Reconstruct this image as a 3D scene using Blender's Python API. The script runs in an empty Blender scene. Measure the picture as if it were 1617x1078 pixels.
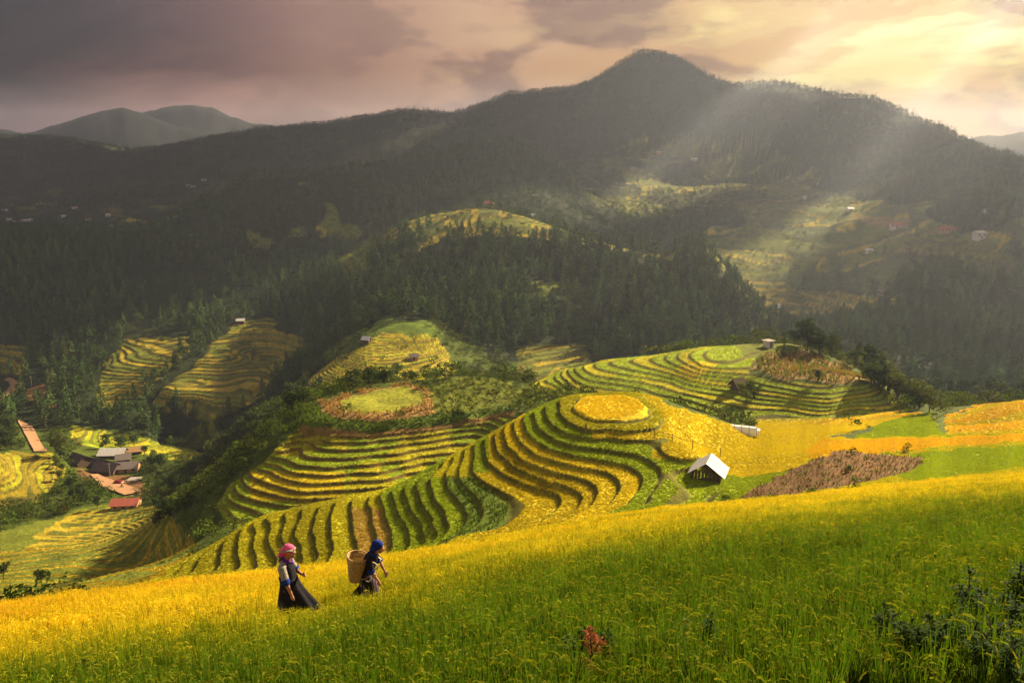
import bpy, math, random
import numpy as np
from mathutils import Vector, Matrix, Euler
random.seed(7); RNG = np.random.default_rng(7)
SC = bpy.context.scene
# ------------------------------------------------------------------ camera
F, HOR = 1258.0, 260.0
PITCH = math.atan((539 - HOR) / F); CP, SP = math.cos(PITCH), math.sin(PITCH)
cam = bpy.data.cameras.new('camera'); cam.sensor_width = 36; cam.lens = 36 * F / 1617
cam.clip_start = .3; cam.clip_end = 60000
camo = bpy.data.objects.new('camera', cam); SC.collection.objects.link(camo)
camo.location = (0, 0, 0); camo.rotation_euler = (math.pi / 2 - PITCH, 0, 0); SC.camera = camo
# ------------------------------------------------------------------ light
SUN_AZ, SUN_EL = math.radians(48), math.radians(28.5)      # azimuth measured from +Y towards +X
SUND = Vector((math.sin(SUN_AZ) * math.cos(SUN_EL), math.cos(SUN_AZ) * math.cos(SUN_EL), math.sin(SUN_EL)))
sl = bpy.data.lights.new('sun', 'SUN'); sl.energy = 4.4; sl.color = (1, .80, .50); sl.angle = math.radians(1.2)
so = bpy.data.objects.new('sun', sl); SC.collection.objects.link(so)
so.rotation_euler = SUND.to_track_quat('Z', 'Y').to_euler(); so.location = (600, 900, 500)
SC.view_settings.view_transform = 'Standard'; SC.view_settings.look = 'None'
EXPO = 1.7
SC.view_settings.exposure = EXPO; SC.view_settings.gamma = 1; SC.view_settings.use_curve_mapping = False
cy = SC.cycles
cy.max_bounces = 5; cy.diffuse_bounces = 3; cy.transmission_bounces = 3; cy.transparent_max_bounces = 6; cy.volume_bounces = 0
cy.glossy_bounces = 2; cy.use_denoising = True; cy.use_adaptive_sampling = False
cy.caustics_reflective = False; cy.caustics_refractive = False; cy.sample_clamp_indirect = 6
try: cy.denoiser = 'OPENIMAGEDENOISE'; cy.denoising_input_passes = 'RGB_ALBEDO_NORMAL'; cy.denoising_prefilter = 'FAST'
except Exception: pass

def s2l(c):
    return tuple(((x / 255) / 12.92 if x / 255 <= .04045 else ((x / 255 + .055) / 1.055) ** 2.4) for x in c)
class NT:
    """small helper to write node trees"""
    def __init__(s, tree): s.t = tree; s.n = tree.nodes; s.l = tree.links
    def node(s, kind, **kw):
        n = s.n.new(kind)
        for k, v in kw.items(): setattr(n, k, v)
        return n
    def put(s, sock, v):
        if isinstance(v, bpy.types.NodeSocket): s.l.new(v, sock)
        elif v is not None:
            if sock.type == 'RGBA' and not hasattr(v, '__len__'): v = (v, v, v, 1)
            elif sock.type == 'RGBA' and len(v) == 3: v = (*v, 1)
            sock.default_value = v
    def math(s, op, a, b=None, c=None, clamp=False):
        n = s.node('ShaderNodeMath', operation=op, use_clamp=clamp)
        for i, v in enumerate((a, b, c)): 
            if v is not None: s.put(n.inputs[i], v)
        return n.outputs[0]
    def vmath(s, op, a, b=None):
        n = s.node('ShaderNodeVectorMath', operation=op); s.put(n.inputs[0], a)
        if b is not None: s.put(n.inputs[1], b)
        return n.outputs['Value'] if op in ('DOT_PRODUCT', 'LENGTH') else n.outputs[0]
    def mix(s, f, a, b, mode='MIX'):
        n = s.node('ShaderNodeMix', data_type='RGBA', blend_type=mode); n.clamp_factor = True
        s.put(n.inputs[0], f); s.put(n.inputs[6], a); s.put(n.inputs[7], b); return n.outputs[2]
    def noise(s, vec, scale, detail=4, rough=.55, out=0, dist=0):
        n = s.node('ShaderNodeTexNoise'); 
        if vec is not None: s.put(n.inputs['Vector'], vec)
        n.inputs['Scale'].default_value = scale; n.inputs['Detail'].default_value = detail
        n.inputs['Roughness'].default_value = rough; n.inputs['Distortion'].default_value = dist; return n.outputs[out]
    def ramp(s, f, stops, interp='LINEAR'):
        n = s.node('ShaderNodeValToRGB'); s.put(n.inputs[0], f); r = n.color_ramp; r.interpolation = interp
        while len(r.elements) > 1: r.elements.remove(r.elements[0])
        for i, (p, c) in enumerate(stops):
            e = r.elements[0] if i == 0 else r.elements.new(p)
            e.position = p; e.color = (*c, 1) if len(c) == 3 else c
        return n.outputs[0]
    def step(s, v, a, b):
        n = s.node('ShaderNodeMapRange', interpolation_type='SMOOTHSTEP'); s.put(n.inputs[0], v)
        n.inputs[1].default_value = a; n.inputs[2].default_value = b; return n.outputs[0]

# ------------------------------------------------------------------ sky: Nishita dusk behind a broken cloud deck
W = bpy.data.worlds.new('World'); SC.world = W; W.use_nodes = True
T = NT(W.node_tree); T.n.clear()
gen = T.node('ShaderNodeTexCoord').outputs['Generated']
sky = T.node('ShaderNodeTexSky'); sky.sky_type = 'NISHITA'; sky.sun_disc = False
sky.sun_elevation = SUN_EL; sky.sun_rotation = SUN_AZ; sky.dust_density = 4; sky.air_density = 1.2
sep = T.node('ShaderNodeSeparateXYZ'); T.put(sep.inputs[0], gen)
sx, sy, sz = sep.outputs
zz = T.math('MAXIMUM', sz, 0.0)
den = T.math('ADD', zz, .16)
comb = T.node('ShaderNodeCombineXYZ')
T.put(comb.inputs[0], T.math('DIVIDE', sx, den)); T.put(comb.inputs[1], T.math('MULTIPLY', T.math('DIVIDE', sy, den), 1.0)); comb.inputs[2].default_value = 3.7
plane = comb.outputs[0]
GLOW = Vector((math.sin(math.radians(36)), math.cos(math.radians(36)), .16)).normalized()
sdot = T.vmath('DOT_PRODUCT', gen, tuple(GLOW))
n1 = T.noise(plane, .85, 7, .55, dist=.35)
n2 = T.noise(T.vmath('ADD', T.vmath('MULTIPLY', gen, (1, 1, 2.6)), (2.81, 5.31, .0)), 5.2, 9, .56, dist=.25)
n3 = T.noise(T.vmath('MULTIPLY', gen, (1, 1, 7)), 2.2, 5, .5, dist=.3)
# angle from the sun after wobbling with the cloud noise
sw = T.math('ADD', sdot, T.math('MULTIPLY', T.math('SUBTRACT', n3, .5), .22))
E = 2 ** -EXPO
def L(c, k=1.0): return tuple(x * E * k for x in s2l(c))
# lit undersides of the cloud by angle from the sun
body = T.ramp(sw, [(0.0, L((206, 190, 178))), (.22, L((176, 154, 146))), (.38, L((112, 72, 78))), (.60, L((184, 130, 114))), (.80, L((208, 158, 122))), (.93, L((214, 160, 98))), (1.0, L((226, 176, 92)))])
shade = T.ramp(sw, [(0.0, L((180, 166, 160))), (.22, L((130, 114, 114))), (.38, L((24, 14, 24))), (.60, L((66, 42, 54))), (.80, L((122, 82, 80))), (.93, L((132, 86, 62))), (1.0, L((150, 100, 58)))])
gap = T.ramp(sw, [(0.0, L((180, 160, 150))), (.38, L((176, 132, 118))), (.60, L((216, 170, 138))), (.80, L((232, 192, 142))), (.92, L((246, 212, 124))), (.975, L((255, 232, 142))), (1.0, L((255, 240, 170), 1.15))])
over = T.step(T.math('ADD', sz, T.math('MULTIPLY', T.math('SUBTRACT', n1, .5), .26)), .02, .115)
side = T.math('SUBTRACT', 1.0, T.step(sdot, .45, .86))
puff = T.math('MULTIPLY', T.step(n2, .45, .57), T.math('MULTIPLY_ADD', T.step(sdot, .6, .85), .5, .5))
cover = T.math('MAXIMUM', T.math('MULTIPLY', over, side), T.math('MULTIPLY', puff, .85))
cl = T.mix(cover, body, shade)
n4 = T.noise(T.vmath('ADD', T.vmath('MULTIPLY', gen, (1, 1, 3.4)), (4.02, 1.68, .62)), 3.6, 10, .53, dist=.15)
holes = T.math('MULTIPLY', T.step(n4, .485, .40), T.math('MULTIPLY_ADD', T.step(sdot, .70, .98), .9, .1))
rim = T.math('MULTIPLY', T.step(n4, .515, .488), T.step(sdot, .78, .97))
holes = T.math('MAXIMUM', holes, T.math('MULTIPLY', rim, .35))
holes = T.math('MULTIPLY', holes, T.math('SUBTRACT', 1.0, T.math('MULTIPLY', over, side)))
cl = T.mix(holes, cl, gap)
bg_sky = T.node('ShaderNodeBackground'); T.put(bg_sky.inputs[0], sky.outputs[0]); bg_sky.inputs[1].default_value = .05
bg_cl = T.node('ShaderNodeBackground'); T.put(bg_cl.inputs[0], cl); bg_cl.inputs[1].default_value = 1.0
mx = T.node('ShaderNodeMixShader'); mx.inputs[0].default_value = .96
T.l.new(bg_sky.outputs[0], mx.inputs[1]); T.l.new(bg_cl.outputs[0], mx.inputs[2])
T.l.new(mx.outputs[0], T.node('ShaderNodeOutputWorld').inputs[0])
# ------------------------------------------------------------------ terrain: one height field, fitted through survey points
def ray(px, py):
    a, v = (px - 808.5) / F, (539 - py) / F
    return a, CP + v * SP, -SP + v * CP
def at(px, py, D):
    a, y, z = ray(px, py); t = D / y; return (a * t, D, z * t)
def atz(px, py, Z):
    a, y, z = ray(px, py); t = Z / z; return (a * t, y * t, Z)
PTS = []
def P(*pts):                      # (px, py, depth)
    for px, py, D in pts: PTS.append(at(px, py, D))
def PC(z, pts, step=None):        # a contour line: pixels at one elevation
    for px, py in pts: PTS.append(atz(px, py, z))
def PL(D, pts):
    for px, py in pts: PTS.append(at(px, py, D))
# 1 foreground slope: 1.6 m under the camera, falling away and to the left
EDGE_PX = np.array([-300, 0, 240, 470, 700, 1000, 1300, 1617, 2000]); EDGE_D = np.array([24, 27.5, 32, 38, 42, 50, 57, 60, 62.])
SL = np.array([(-900, .61), (-300, .572), (0, .543), (470, .5054), (700, .477), (1000, .432), (1300, .409), (1617, .382), (2000, .35), (2500, .32)])
for px in (-700, -300, 0, 240, 470, 700, 1000, 1300, 1617, 2000, 2400, 3000):
    s = np.interp(px, SL[:, 0], SL[:, 1]); u = (px - 808.5) / F * 1.05
    Dm = np.interp(px, [-300, 0, 470, 700, 1000, 1300, 1617, 2000], [24, 28, 38, 42, 50, 57, 60, 62])
    for D in (3, 5, 8, 12, 17, 23, 30, 38, 46, 54, 60):
        if D <= Dm * 1.01: PTS.append((u * D, D, -1.6 - s * D))
def edge_py(px):
    s = np.interp(px, SL[:, 0], SL[:, 1]); D = np.interp(px, EDGE_PX, EDGE_D); z = -1.6 - s * D
    return 539 - F * (D * SP + z * CP) / (D * CP - z * SP), D
for px in range(250, 1000, 50):       # the fold of ground hidden below the near field
    e, D = edge_py(px); far = np.interp(px, [250, 375, 470, 600, 700, 850, 1000], [84, 78, 77, 76, 70, 69, 67])
    for k, dd in ((.3, 13), (.62, 16), (.85, 10)): PTS.append(at(px, e + dd, D + (far - D) * k))
# 2 hero hill: terrace lines, one elevation each
HZ, HH = -29.5, .6
HERO = {
 0: [(907,640),(915,650),(935,658),(963,661),(990,658),(1010,650),(1018,640),(1005,630),(963,624),(920,629)],
 1: [(886,642),(888,655),(903,667),(921,675),(940,678),(979,679),(1018,677),(1041,670),(1048,659)],
 2: [(862,651),(867,662),(885,677),(903,685),(921,688),(966,689),(1018,693),(1057,699),(1083,707),(1104,719)],
 3: [(845,658),(849,671),(867,686),(888,697),(909,703),(940,707),(979,712),(1018,721),(1038,733),(1047,746),(1044,762),(1031,780),(1005,801),(966,819)],
 4: [(829,668),(833,681),(846,694),(867,707),(896,715),(927,721),(960,727),(992,734),(1010,744),(1016,754),(1012,772),(992,796),(940,819),(914,832)],
 5: [(813,676),(820,691),(836,708),(862,722),(896,732),(927,738),(955,743),(973,752),(981,762),(979,777),(960,798),(927,814),(888,832)],
 6: [(797,684),(803,704),(820,721),(849,734),(882,745),(914,752),(934,760),(945,773),(940,789),(914,811),(862,834)],
 7: [(781,690),(785,709),(805,727),(836,747),(867,760),(898,768),(916,776),(921,786),(914,802),(882,822),(831,842)],
 8: [(766,698),(770,723),(789,742),(820,758),(857,771),(880,778),(888,789),(877,807),(836,830),(768,848)],
 9: [(750,712),(747,744),(766,760),(797,776),(820,791),(828,802),(815,817),(784,835),(711,851)],
 10: [(733,718),(726,752),(737,768),(755,786),(763,803),(760,819),(742,835),(706,852)],
 11: [(716,724),(706,757),(716,778),(734,799),(739,819),(727,835)],
 12: [(700,732),(680,760),(690,790),(706,818),(704,842)],
 13: [(683,740),(658,763),(668,797),(684,829),(688,850)],
 14: [(668,746),(641,767),(647,795),(668,829),(675,850)],
 15: [(650,753),(620,773),(628,804),(641,826),(648,856)],
 16: [(634,760),(603,775),(606,797),(614,826),(620,850)],
 17: [(585,783),(588,807),(594,838),(596,862)],
 18: [(556,790),(557,815),(562,850),(565,870)],
 19: [(530,796),(523,815),(523,845),(524,874)],
 20: [(503,803),(497,825),(498,850),(503,877)],
 21: [(478,812),(469,830),(468,850),(476,872)],
 22: [(452,820),(446,838),(455,864),(462,880)],
 23: [(428,828),(425,850),(436,878)],
 24: [(405,836),(400,856),(406,884)],
 25: [(378,850),(376,872),(380,892)],
 26: [(352,864),(350,884)],
}
for k, l in HERO.items(): PC(HZ - k * HH, l)
P((963, 641, 95.5))
# crest of the spur and the ground falling away behind it
CREST = [(940,621),(905,623),(870,634),(850,644),(814,662),(783,681),(752,697),(721,715),(690,732),(659,749),(613,770),(575,780),(535,789),(474,801),(440,809),(412,817),(380,836),(350,854),(300,880),(262,900)]
crD = [103,102,101,100,99.5,98.6,97.6,96.6,95.6,94.2,93.2,92.8,92.8,93.7,93.9,93.5,92.2,90.6,88.3,87.6]
for (px, py), D in zip(CREST, crD):
    P((px, py, D)); P((px, py + 14, D * 1.10), (px, py + 26, D * 1.24))
P((250,905,92),(220,905,112))
# 3 behind the disc and the gold field to the shelter
P((1020,622,104),(1048,641,101),(1075,649,102),(1100,656,103),(1150,668,106),(1172,678,107),(1195,683,108),(1230,686,110),(963,650,118),(1020,655,122),(1048,668,124),(1100,680,126),(1080,690,92),(1120,700,94),(1172,682,106),(1140,720,88),(1115,735,82.5))
P((1115,752,78.5),(1090,745,79),(1145,752,79.5),(1200,720,88),(1260,705,97),(1340,700,97),(1400,695,96),(1500,688,96),(1617,690,94),(1750,690,92))
P((1150,780,72),(1200,775,71),(1250,760,73),(1300,745,74),(1300,715,84),(1400,730,78),(1450,745,70),(1500,712,84),(1560,725,76),(1617,720,76),(1750,715,76),(1100,800,70),(1050,815,67))
P((1250,690,108),(1300,680,118),(1300,668,135),(1400,672,112),(1400,660,128),(1450,652,150),(1490,660,122),(1540,641,128),(1580,648,120),(1617,632,128),(1617,665,110),(1750,620,128),(1250,668,145))
P((1480,680,170),(1540,672,170),(1617,660,170),(1750,650,170))
# 4 corn hill: bowl of terraces
CZ, CH = -56.9, .85
PC(-53.6, [(505,633),(506,643),(523,653),(560,660),(613,659),(681,648),(735,648),(800,640)])
P((530,625,180),(590,614,190),(644,604,196),(690,600,196),(735,590,198),(780,594,198),(820,606,196),(845,628,192),(600,635,178),(680,625,182),(760,620,185),(820,632,182))
PC(-55.4, [(470,668),(483,675),(520,680),(566,681),(622,676),(659,672),(721,663),(760,655),(815,646)])
CORN = {0: [(455,690),(483,686),(505,691),(548,696),(597,694),(644,689),(706,681),(745,676)],
 1: [(446,700),(470,696),(498,703),(542,709),(591,707),(656,698),(728,688)],
 2: [(440,712),(455,706),(480,716),(523,721),(548,722),(591,717),(659,709),(715,700)],
 3: [(432,720),(443,722),(474,733),(523,737),(579,733),(640,726),(690,716)],
 4: [(420,730),(430,731),(452,741),(492,747),(560,745),(612,742),(665,730)],
 5: [(424,742),(455,756),(498,762),(560,758),(600,757),(640,746)],
 6: [(400,752),(440,766),(500,774),(550,772),(600,768)],
 7: [(386,760),(430,779),(480,787),(530,785)],
 8: [(372,768),(410,790),(450,797),(480,797)],
 9: [(362,776),(390,800),(420,812),(440,808)],
 10: [(350,790),(370,815),(395,822)]}
for k, l in CORN.items(): PC(CZ - k * CH, l)
# its left flank and the ravine
P((440,665,176),(430,690,172),(405,715,168),(385,745,162),(350,765,160),(320,800,158),(350,840,130),(290,815,165),(262,845,165),(300,860,145))
P((400,700,205),(440,670,210),(340,760,200),(280,800,215),(500,640,225),(600,625,245),(700,612,250),(800,615,250),(850,640,235))
P((600,640,290),(700,625,290),(800,625,290),(880,625,260))
# 5 right hill with the mast
PC(-49.0, [(1180,590),(1228,600),(1279,609),(1324,609),(1372,604)])
PC(-50.2, [(1151,603),(1196,614),(1260,625),(1324,627),(1381,615)])
PC(-51.4, [(1164,622),(1253,636),(1324,641),(1390,633)])
PC(-52.8, [(1148,652),(1180,657),(1260,657),(1330,652),(1420,648)])
PC(-51.8, [(960,586),(1060,604),(1130,622)]); PC(-52.8, [(930,598),(1040,621),(1110,637)]); PC(-53.8, [(905,606),(980,626),(1050,641),(1090,650)])
P((880,585,212),(910,577,214),(960,568,216),(1040,559,216),(1100,549,214),(1160,543,214),(1213,541,214),(1260,545,212),(1320,568,206),(1370,592,198),(1420,625,186),(1460,645,178),(1480,652,172),(1110,580,190),(850,600,210),(1250,575,198))
P((1260,575,255),(1160,570,260),(1040,585,262),(900,605,265),(1350,610,245),(1440,655,235),(1550,660,235),(1700,650,240))
P((1050,625,310),(1200,615,310),(1400,640,310),(1550,650,310))
P((900,640,170),(860,650,165),(940,640,160),(1000,660,150),(1080,668,150))
# 6 left valley fields, village, road
P((240,915,150),(120,935,135),(0,960,120),(-300,1010,100),(40,925,160),(20,890,200),(120,890,185),(230,890,165),(300,868,170),(200,850,215),(100,850,235),(60,860,225),(250,815,245),(150,806,275),(60,815,275),(0,830,250),(-200,850,250),(-300,920,180))
P((200,915,100),(0,965,75),(-300,1020,60))
P((205,785,300),(185,765,325),(165,752,338),(235,785,295),(120,720,355),(140,735,350),(180,745,345),(215,720,368),(180,715,380),(110,760,325),(60,790,295),(0,800,290),(40,745,325),(0,740,320),(80,722,345),(0,715,345),(-200,750,320))
P((62,710,380),(50,690,410),(35,668,440),(0,690,395),(0,650,440),(35,612,540),(10,605,560),(15,625,500),(0,640,470),(-120,640,470),(70,640,470),(100,655,455),(60,615,520),(-200,600,560))
P((250,705,385),(320,718,365),(130,680,420),(250,735,350),(320,745,320),(280,770,300),(200,700,420),(320,715,420))
P((260,725,450),(330,735,420),(180,690,470))
# 7 far side of the valley: left terraces
P((330,652,455),(270,620,480),(300,600,500),(350,560,535),(380,508,610),(430,500,625),(470,545,560),(420,600,500),(370,640,460),(240,660,450),(150,640,480),(160,580,530),(200,535,590),(300,530,590),(70,590,560),(20,560,600),(20,590,560),(100,600,540),(-200,560,620))
# centre patches and middle wood
P((490,600,380),(530,625,350),(600,590,365),(585,540,400),(690,530,410),(720,590,375),(650,560,390),(560,600,365),(620,500,440),(680,510,430),(440,640,330),(400,660,330),(480,640,310))
P((760,590,400),(850,590,410),(850,545,455),(930,545,460),(930,585,420),(1000,570,430),(760,530,450),(780,450,530),(800,390,600),(760,330,680),(700,345,670),(640,352,690),(860,352,680),(920,372,660),(1060,402,620),(1000,440,560),(1000,510,480),(1120,392,610),(1160,440,570),(1200,505,520),(1150,540,470),(700,430,560),(640,430,580),(570,415,620),(560,450,580),(600,480,510),(500,500,560))
P((1060,420,700),(1160,455,660),(1210,520,590),(860,372,760),(760,348,760),(640,372,760))
# first wooded ridge on the left
P((0,370,760),(50,363,760),(100,384,740),(140,388,740),(200,375,760),(290,340,840),(350,310,900),(400,289,950),(430,286,960),(500,285,970),(560,276,990),(640,264,1010),(700,250,1020),(750,230,1030),(790,221,1040),(830,228,1040),(870,255,1020),(910,292,1000),(930,322,960),(-200,370,760),(-400,380,780))
P((0,460,680),(100,450,680),(200,440,700),(300,400,760),(400,370,810),(500,370,820),(600,320,880),(700,300,920),(800,280,960),(860,310,900),(400,450,680),(250,500,630),(100,520,630),(500,440,700),(900,345,820),(760,310,880))
P((0,410,950),(100,420,950),(200,410,950),(300,375,1050),(400,325,1150),(560,312,1200),(700,290,1200),(790,262,1210),(870,290,1180),(920,320,1120),(-200,410,950))
# right valley slopes
P((1213,520,640),(1250,480,690),(1350,490,640),(1400,500,600),(1180,470,720),(1150,400,800),(1250,420,800),(1350,430,740),(1330,390,820),(1450,400,720),(1500,370,760),(1590,380,700),(1617,420,640),(1617,500,520),(1430,465,660),(1750,400,650),(1750,500,500),(1900,420,600),(2300,420,600))
P((1000,375,900),(1060,370,900),(1130,330,1020),(1250,340,980),(1380,340,900),(1500,320,850),(1617,330,780),(1750,330,750))
# right wood
P((1375,520,520),(1400,490,545),(1440,455,570),(1490,443,580),(1550,445,570),(1617,470,540),(1500,500,500),(1560,540,450),(1480,560,430),(1617,580,400),(1450,620,360),(1540,625,360),(1617,620,360),(1400,575,400),(1750,500,500),(1750,600,380))
P((1440,490,640),(1500,480,650),(1560,480,640))
# main mountain
P((920,290,1350),(1000,260,1500),(1100,240,1550),(1200,230,1500),(1250,280,1300),(1350,260,1200),(1450,260,1080),(1550,280,950),(1617,300,880),(1150,290,1250),(1050,310,1200),(950,320,1150),(1000,330,1080),(1300,310,1080))
RIDGE = [(-300,225,2700),(-100,215,2700),(0,216,2650),(60,217,2600),(130,224,2550),(190,240,2500),(240,236,2480),(300,224,2450),(370,212,2400),(450,204,2350),(520,195,2300),(560,189,2300),(600,183,2250),(640,178,2200),(680,180,2200),(712,184,2180),(740,172,2150),(790,156,2120),(830,146,2100),(880,144,2080),(925,138,2060),(945,122,2055),(960,112,2050),(980,103,2045),(1000,96,2040),(1022,91,2030),(1045,89,2020),(1066,92,2010),(1085,98,2000),(1100,108,1980),(1112,123,1960),(1135,131,1900),(1160,135,1850),(1190,130,1780),(1215,127,1740),(1250,139,1680),(1290,156,1600),(1330,163,1540),(1400,172,1440),(1440,188,1360),(1480,207,1270),(1520,226,1190),(1560,243,1120),(1590,255,1070),(1617,268,1030),(1700,290,980),(1850,310,950),(2200,320,950)]
for px, py, D in RIDGE:
    P((px, py, D)); P((px, py + 30, D * 1.22), (px, py + 22, D * .90))
P((0,300,2050),(150,300,2000),(300,290,1900),(450,270,1850),(600,250,1800),(750,230,1750),(850,220,1700),(950,200,1750),(1050,180,1750),(1150,190,1600),(1300,210,1380),(1420,225,1230))
P((0,350,1500),(100,358,1400),(200,352,1400),(300,320,1550),(400,295,1600),(500,285,1600),(600,275,1500),(700,258,1450),(-200,340,1500))
P((3000,700,92),(3000,640,175),(3000,500,500),(3000,330,1000),(3000,320,2200),(2300,690,92),(2300,640,175),(2300,500,500))
PTS_ = np.array(PTS)
def tps_fit(X, v, lam=2e-4):
    n = len(X); d2 = ((X[:, None] - X[None]) ** 2).sum(-1)
    K = np.where(d2 > 0, .5 * d2 * np.log(np.maximum(d2, 1e-30)), 0) + lam * np.eye(n)
    Pm = np.c_[np.ones(n), X]; A = np.zeros((n + 3, n + 3)); A[:n, :n] = K; A[:n, n:] = Pm; A[n:, :n] = Pm.T
    return np.linalg.solve(A, np.r_[v, 0, 0, 0])
def tps_eval(X, c, Q):
    out = np.empty(len(Q), np.float32); Xf = X.astype(np.float32); cf = c.astype(np.float32)
    for i in range(0, len(Q), 8000):
        q = Q[i:i + 8000].astype(np.float32)
        d2 = (q[:, 0, None] - Xf[None, :, 0]) ** 2 + (q[:, 1, None] - Xf[None, :, 1]) ** 2
        np.maximum(d2, 1e-12, out=d2)
        out[i:i + 8000] = (.5 * d2 * np.log(d2)) @ cf[:-3] + cf[-3] + q @ cf[-2:]
    return out
Xc = np.c_[PTS_[:, 0] / PTS_[:, 1], np.log(PTS_[:, 1])]
coef = tps_fit(Xc, PTS_[:, 2] / PTS_[:, 1], 1.5e-5)
# grid in (u = x/y, w = log y): every cell is about one pixel of the picture, whatever its distance
def rows():
    segs = [(2.2, 60, .02), (60, 104, .0029), (104, 138, .006), (138, 180, .0019), (180, 230, .0042), (230, 330, .008), (330, 430, .004), (430, 640, .0024), (640, 1000, .0065), (1000, 3300, .0105)]
    r = []
    for a, b, d in segs:
        n = max(2, int(math.log(b / a) / d)); r += list(np.linspace(math.log(a), math.log(b), n, endpoint=False))
    return np.array(r + [math.log(3300)])
WG = rows()
UG = np.r_[np.linspace(-1.25, -.70, 50, endpoint=False), np.linspace(-.70, .70, 820), np.linspace(.70, 1.75, 84)[1:]]
NR, NC = len(WG), len(UG)
def fnoise(x, y, seed=0, oct=4, gain=.5):
    """value-noise fBm, about -1..1"""
    tot = np.zeros_like(x, dtype=np.float32); amp = 1; s = 0
    for o in range(oct):
        xs = x * 2 ** o + 17.3 * seed + o * 5.1; ys = y * 2 ** o - 11.7 * seed + o * 3.7
        xi = np.floor(xs).astype(np.int64); yi = np.floor(ys).astype(np.int64)
        fx = (xs - xi).astype(np.float32); fy = (ys - yi).astype(np.float32)
        fx = fx * fx * (3 - 2 * fx); fy = fy * fy * (3 - 2 * fy)
        def h(a, b):
            n = (a * 374761393 + b * 668265263 + seed * 974711) & 0xffffffff
            n = ((n ^ (n >> 13)) * 1274126177) & 0xffffffff; n = n ^ (n >> 16)
            return (n & 0xffff).astype(np.float32) / 32767.5 - 1
        v = (h(xi, yi) * (1 - fx) + h(xi + 1, yi) * fx) * (1 - fy) + (h(xi, yi + 1) * (1 - fx) + h(xi + 1, yi + 1) * fx) * fy
        tot += amp * v; s += amp; amp *= gain
    return tot / s
def sstep(v, a, b):
    t = np.clip((v - a) / (b - a), 0, 1); return t * t * (3 - 2 * t)
def upsample(G0, w0, u0):
    iw = np.clip(np.searchsorted(w0, WG) - 1, 0, len(w0) - 2); fw = ((WG - w0[iw]) / (w0[iw + 1] - w0[iw]))[:, None]
    iu = np.clip(np.searchsorted(u0, UG) - 1, 0, len(u0) - 2); fu = ((UG - u0[iu]) / (u0[iu + 1] - u0[iu]))[None]
    A = G0[iw] * (1 - fw) + G0[iw + 1] * fw
    return A[:, iu] * (1 - fu) + A[:, iu + 1] * fu
w0 = np.unique(np.r_[WG[::3], WG[-1]]); u0 = np.unique(np.r_[UG[::3], UG[-1]])
Uq, Wq = np.meshgrid(u0, w0)
G0 = tps_eval(Xc, coef, np.c_[Uq.ravel(), Wq.ravel()]).reshape(len(w0), len(u0))
Y2 = np.exp(WG)[:, None] * np.ones((1, NC)); X2 = UG[None] * Y2
ZB = upsample(G0, w0, u0) * Y2
def project(x, y, z):
    c = y * CP - z * SP; return 808.5 + F * x / c, 539 - F * (y * SP + z * CP) / c
def inpoly(poly, px, py):
    p = np.array(poly, float); ins = np.zeros(px.shape, bool); j = len(p) - 1
    bx = (px >= p[:, 0].min()) & (px <= p[:, 0].max()) & (py >= p[:, 1].min()) & (py <= p[:, 1].max())
    idx = np.nonzero(bx.ravel())[0]; qx = px.ravel()[idx]; qy = py.ravel()[idx]; r = np.zeros(len(idx), bool)
    for i in range(len(p)):
        if p[i, 1] != p[j, 1]:
            r ^= ((p[i, 1] > qy) != (p[j, 1] > qy)) & (qx < (p[j, 0] - p[i, 0]) * (qy - p[i, 1]) / (p[j, 1] - p[i, 1]) + p[i, 0])
        j = i
    ins.ravel()[idx] = r; return ins
# ------------------------------------------------------------------ relief: terraces, gullies, land cover
PX, PY = project(X2, Y2, ZB)
wob = fnoise(UG[None] * 55 + 0 * Y2, WG[:, None] * 55 + 0 * Y2, 3, 3); wob2 = fnoise(UG[None] * 55 + 0 * Y2, WG[:, None] * 55 + 0 * Y2, 4, 3)
QX, QY = PX + wob * 9, PY + wob2 * 5
def region(poly, D0, D1, wobble=True):
    m = inpoly(poly, QX if wobble else PX, QY if wobble else PY); return m & (Y2 > D0) & (Y2 < D1)
def blur(m, k=3):
    a = m.astype(np.float32)
    for ax in (0, 1):
        c = np.cumsum(np.pad(a, [(k + 1, k) if i == ax else (0, 0) for i in (0, 1)], mode='edge'), axis=ax)
        a = (np.take(c, range(2 * k + 1, c.shape[ax]), axis=ax) - np.take(c, range(0, c.shape[ax] - 2 * k - 1), axis=ax)) / (2 * k + 1)
    return a
# gullies and lumps where nobody levelled the ground
lump = fnoise(X2 / 34, Y2 / 34, 11, 4) * np.interp(Y2, [50, 110, 250, 600, 3300], [0, .5, 1.6, 5, 6])
rid = 1 - np.abs(fnoise(X2 / 330, Y2 / 330, 12, 4, .45)); lump += (rid - .75) * np.interp(Y2, [250, 650, 1200, 1700, 2100, 3300], [0, 12, 36, 36, 14, 14])
HEROP = [(262,906),(262,897),(350,850),(412,813),(535,785),(613,766),(721,711),(783,677),(850,640),(905,619),(963,615),(1020,619),(1045,630),(1052,645),(1056,660),(1047,679),(1030,686),(1060,692),(1085,700),(1114,717),(1100,728),(1090,745),(1120,768),(1160,792),(1130,818),(1000,850),(700,900),(400,960),(230,960),(150,960),(200,925)]
CORNP = [(470,674),(520,683),(566,686),(659,679),(760,661),(815,650),(800,672),(700,740),(613,780),(535,800),(440,822),(370,832),(340,800),(362,765),(418,727),(440,700)]
RIGHTP = [(880,583),(960,566),(1040,557),(1100,547),(1213,540),(1190,570),(1180,588),(1228,602),(1324,611),(1380,604),(1425,628),(1440,652),(1330,660),(1180,664),(1100,657),(1000,634),(930,614),(860,628),(838,606)]
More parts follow.
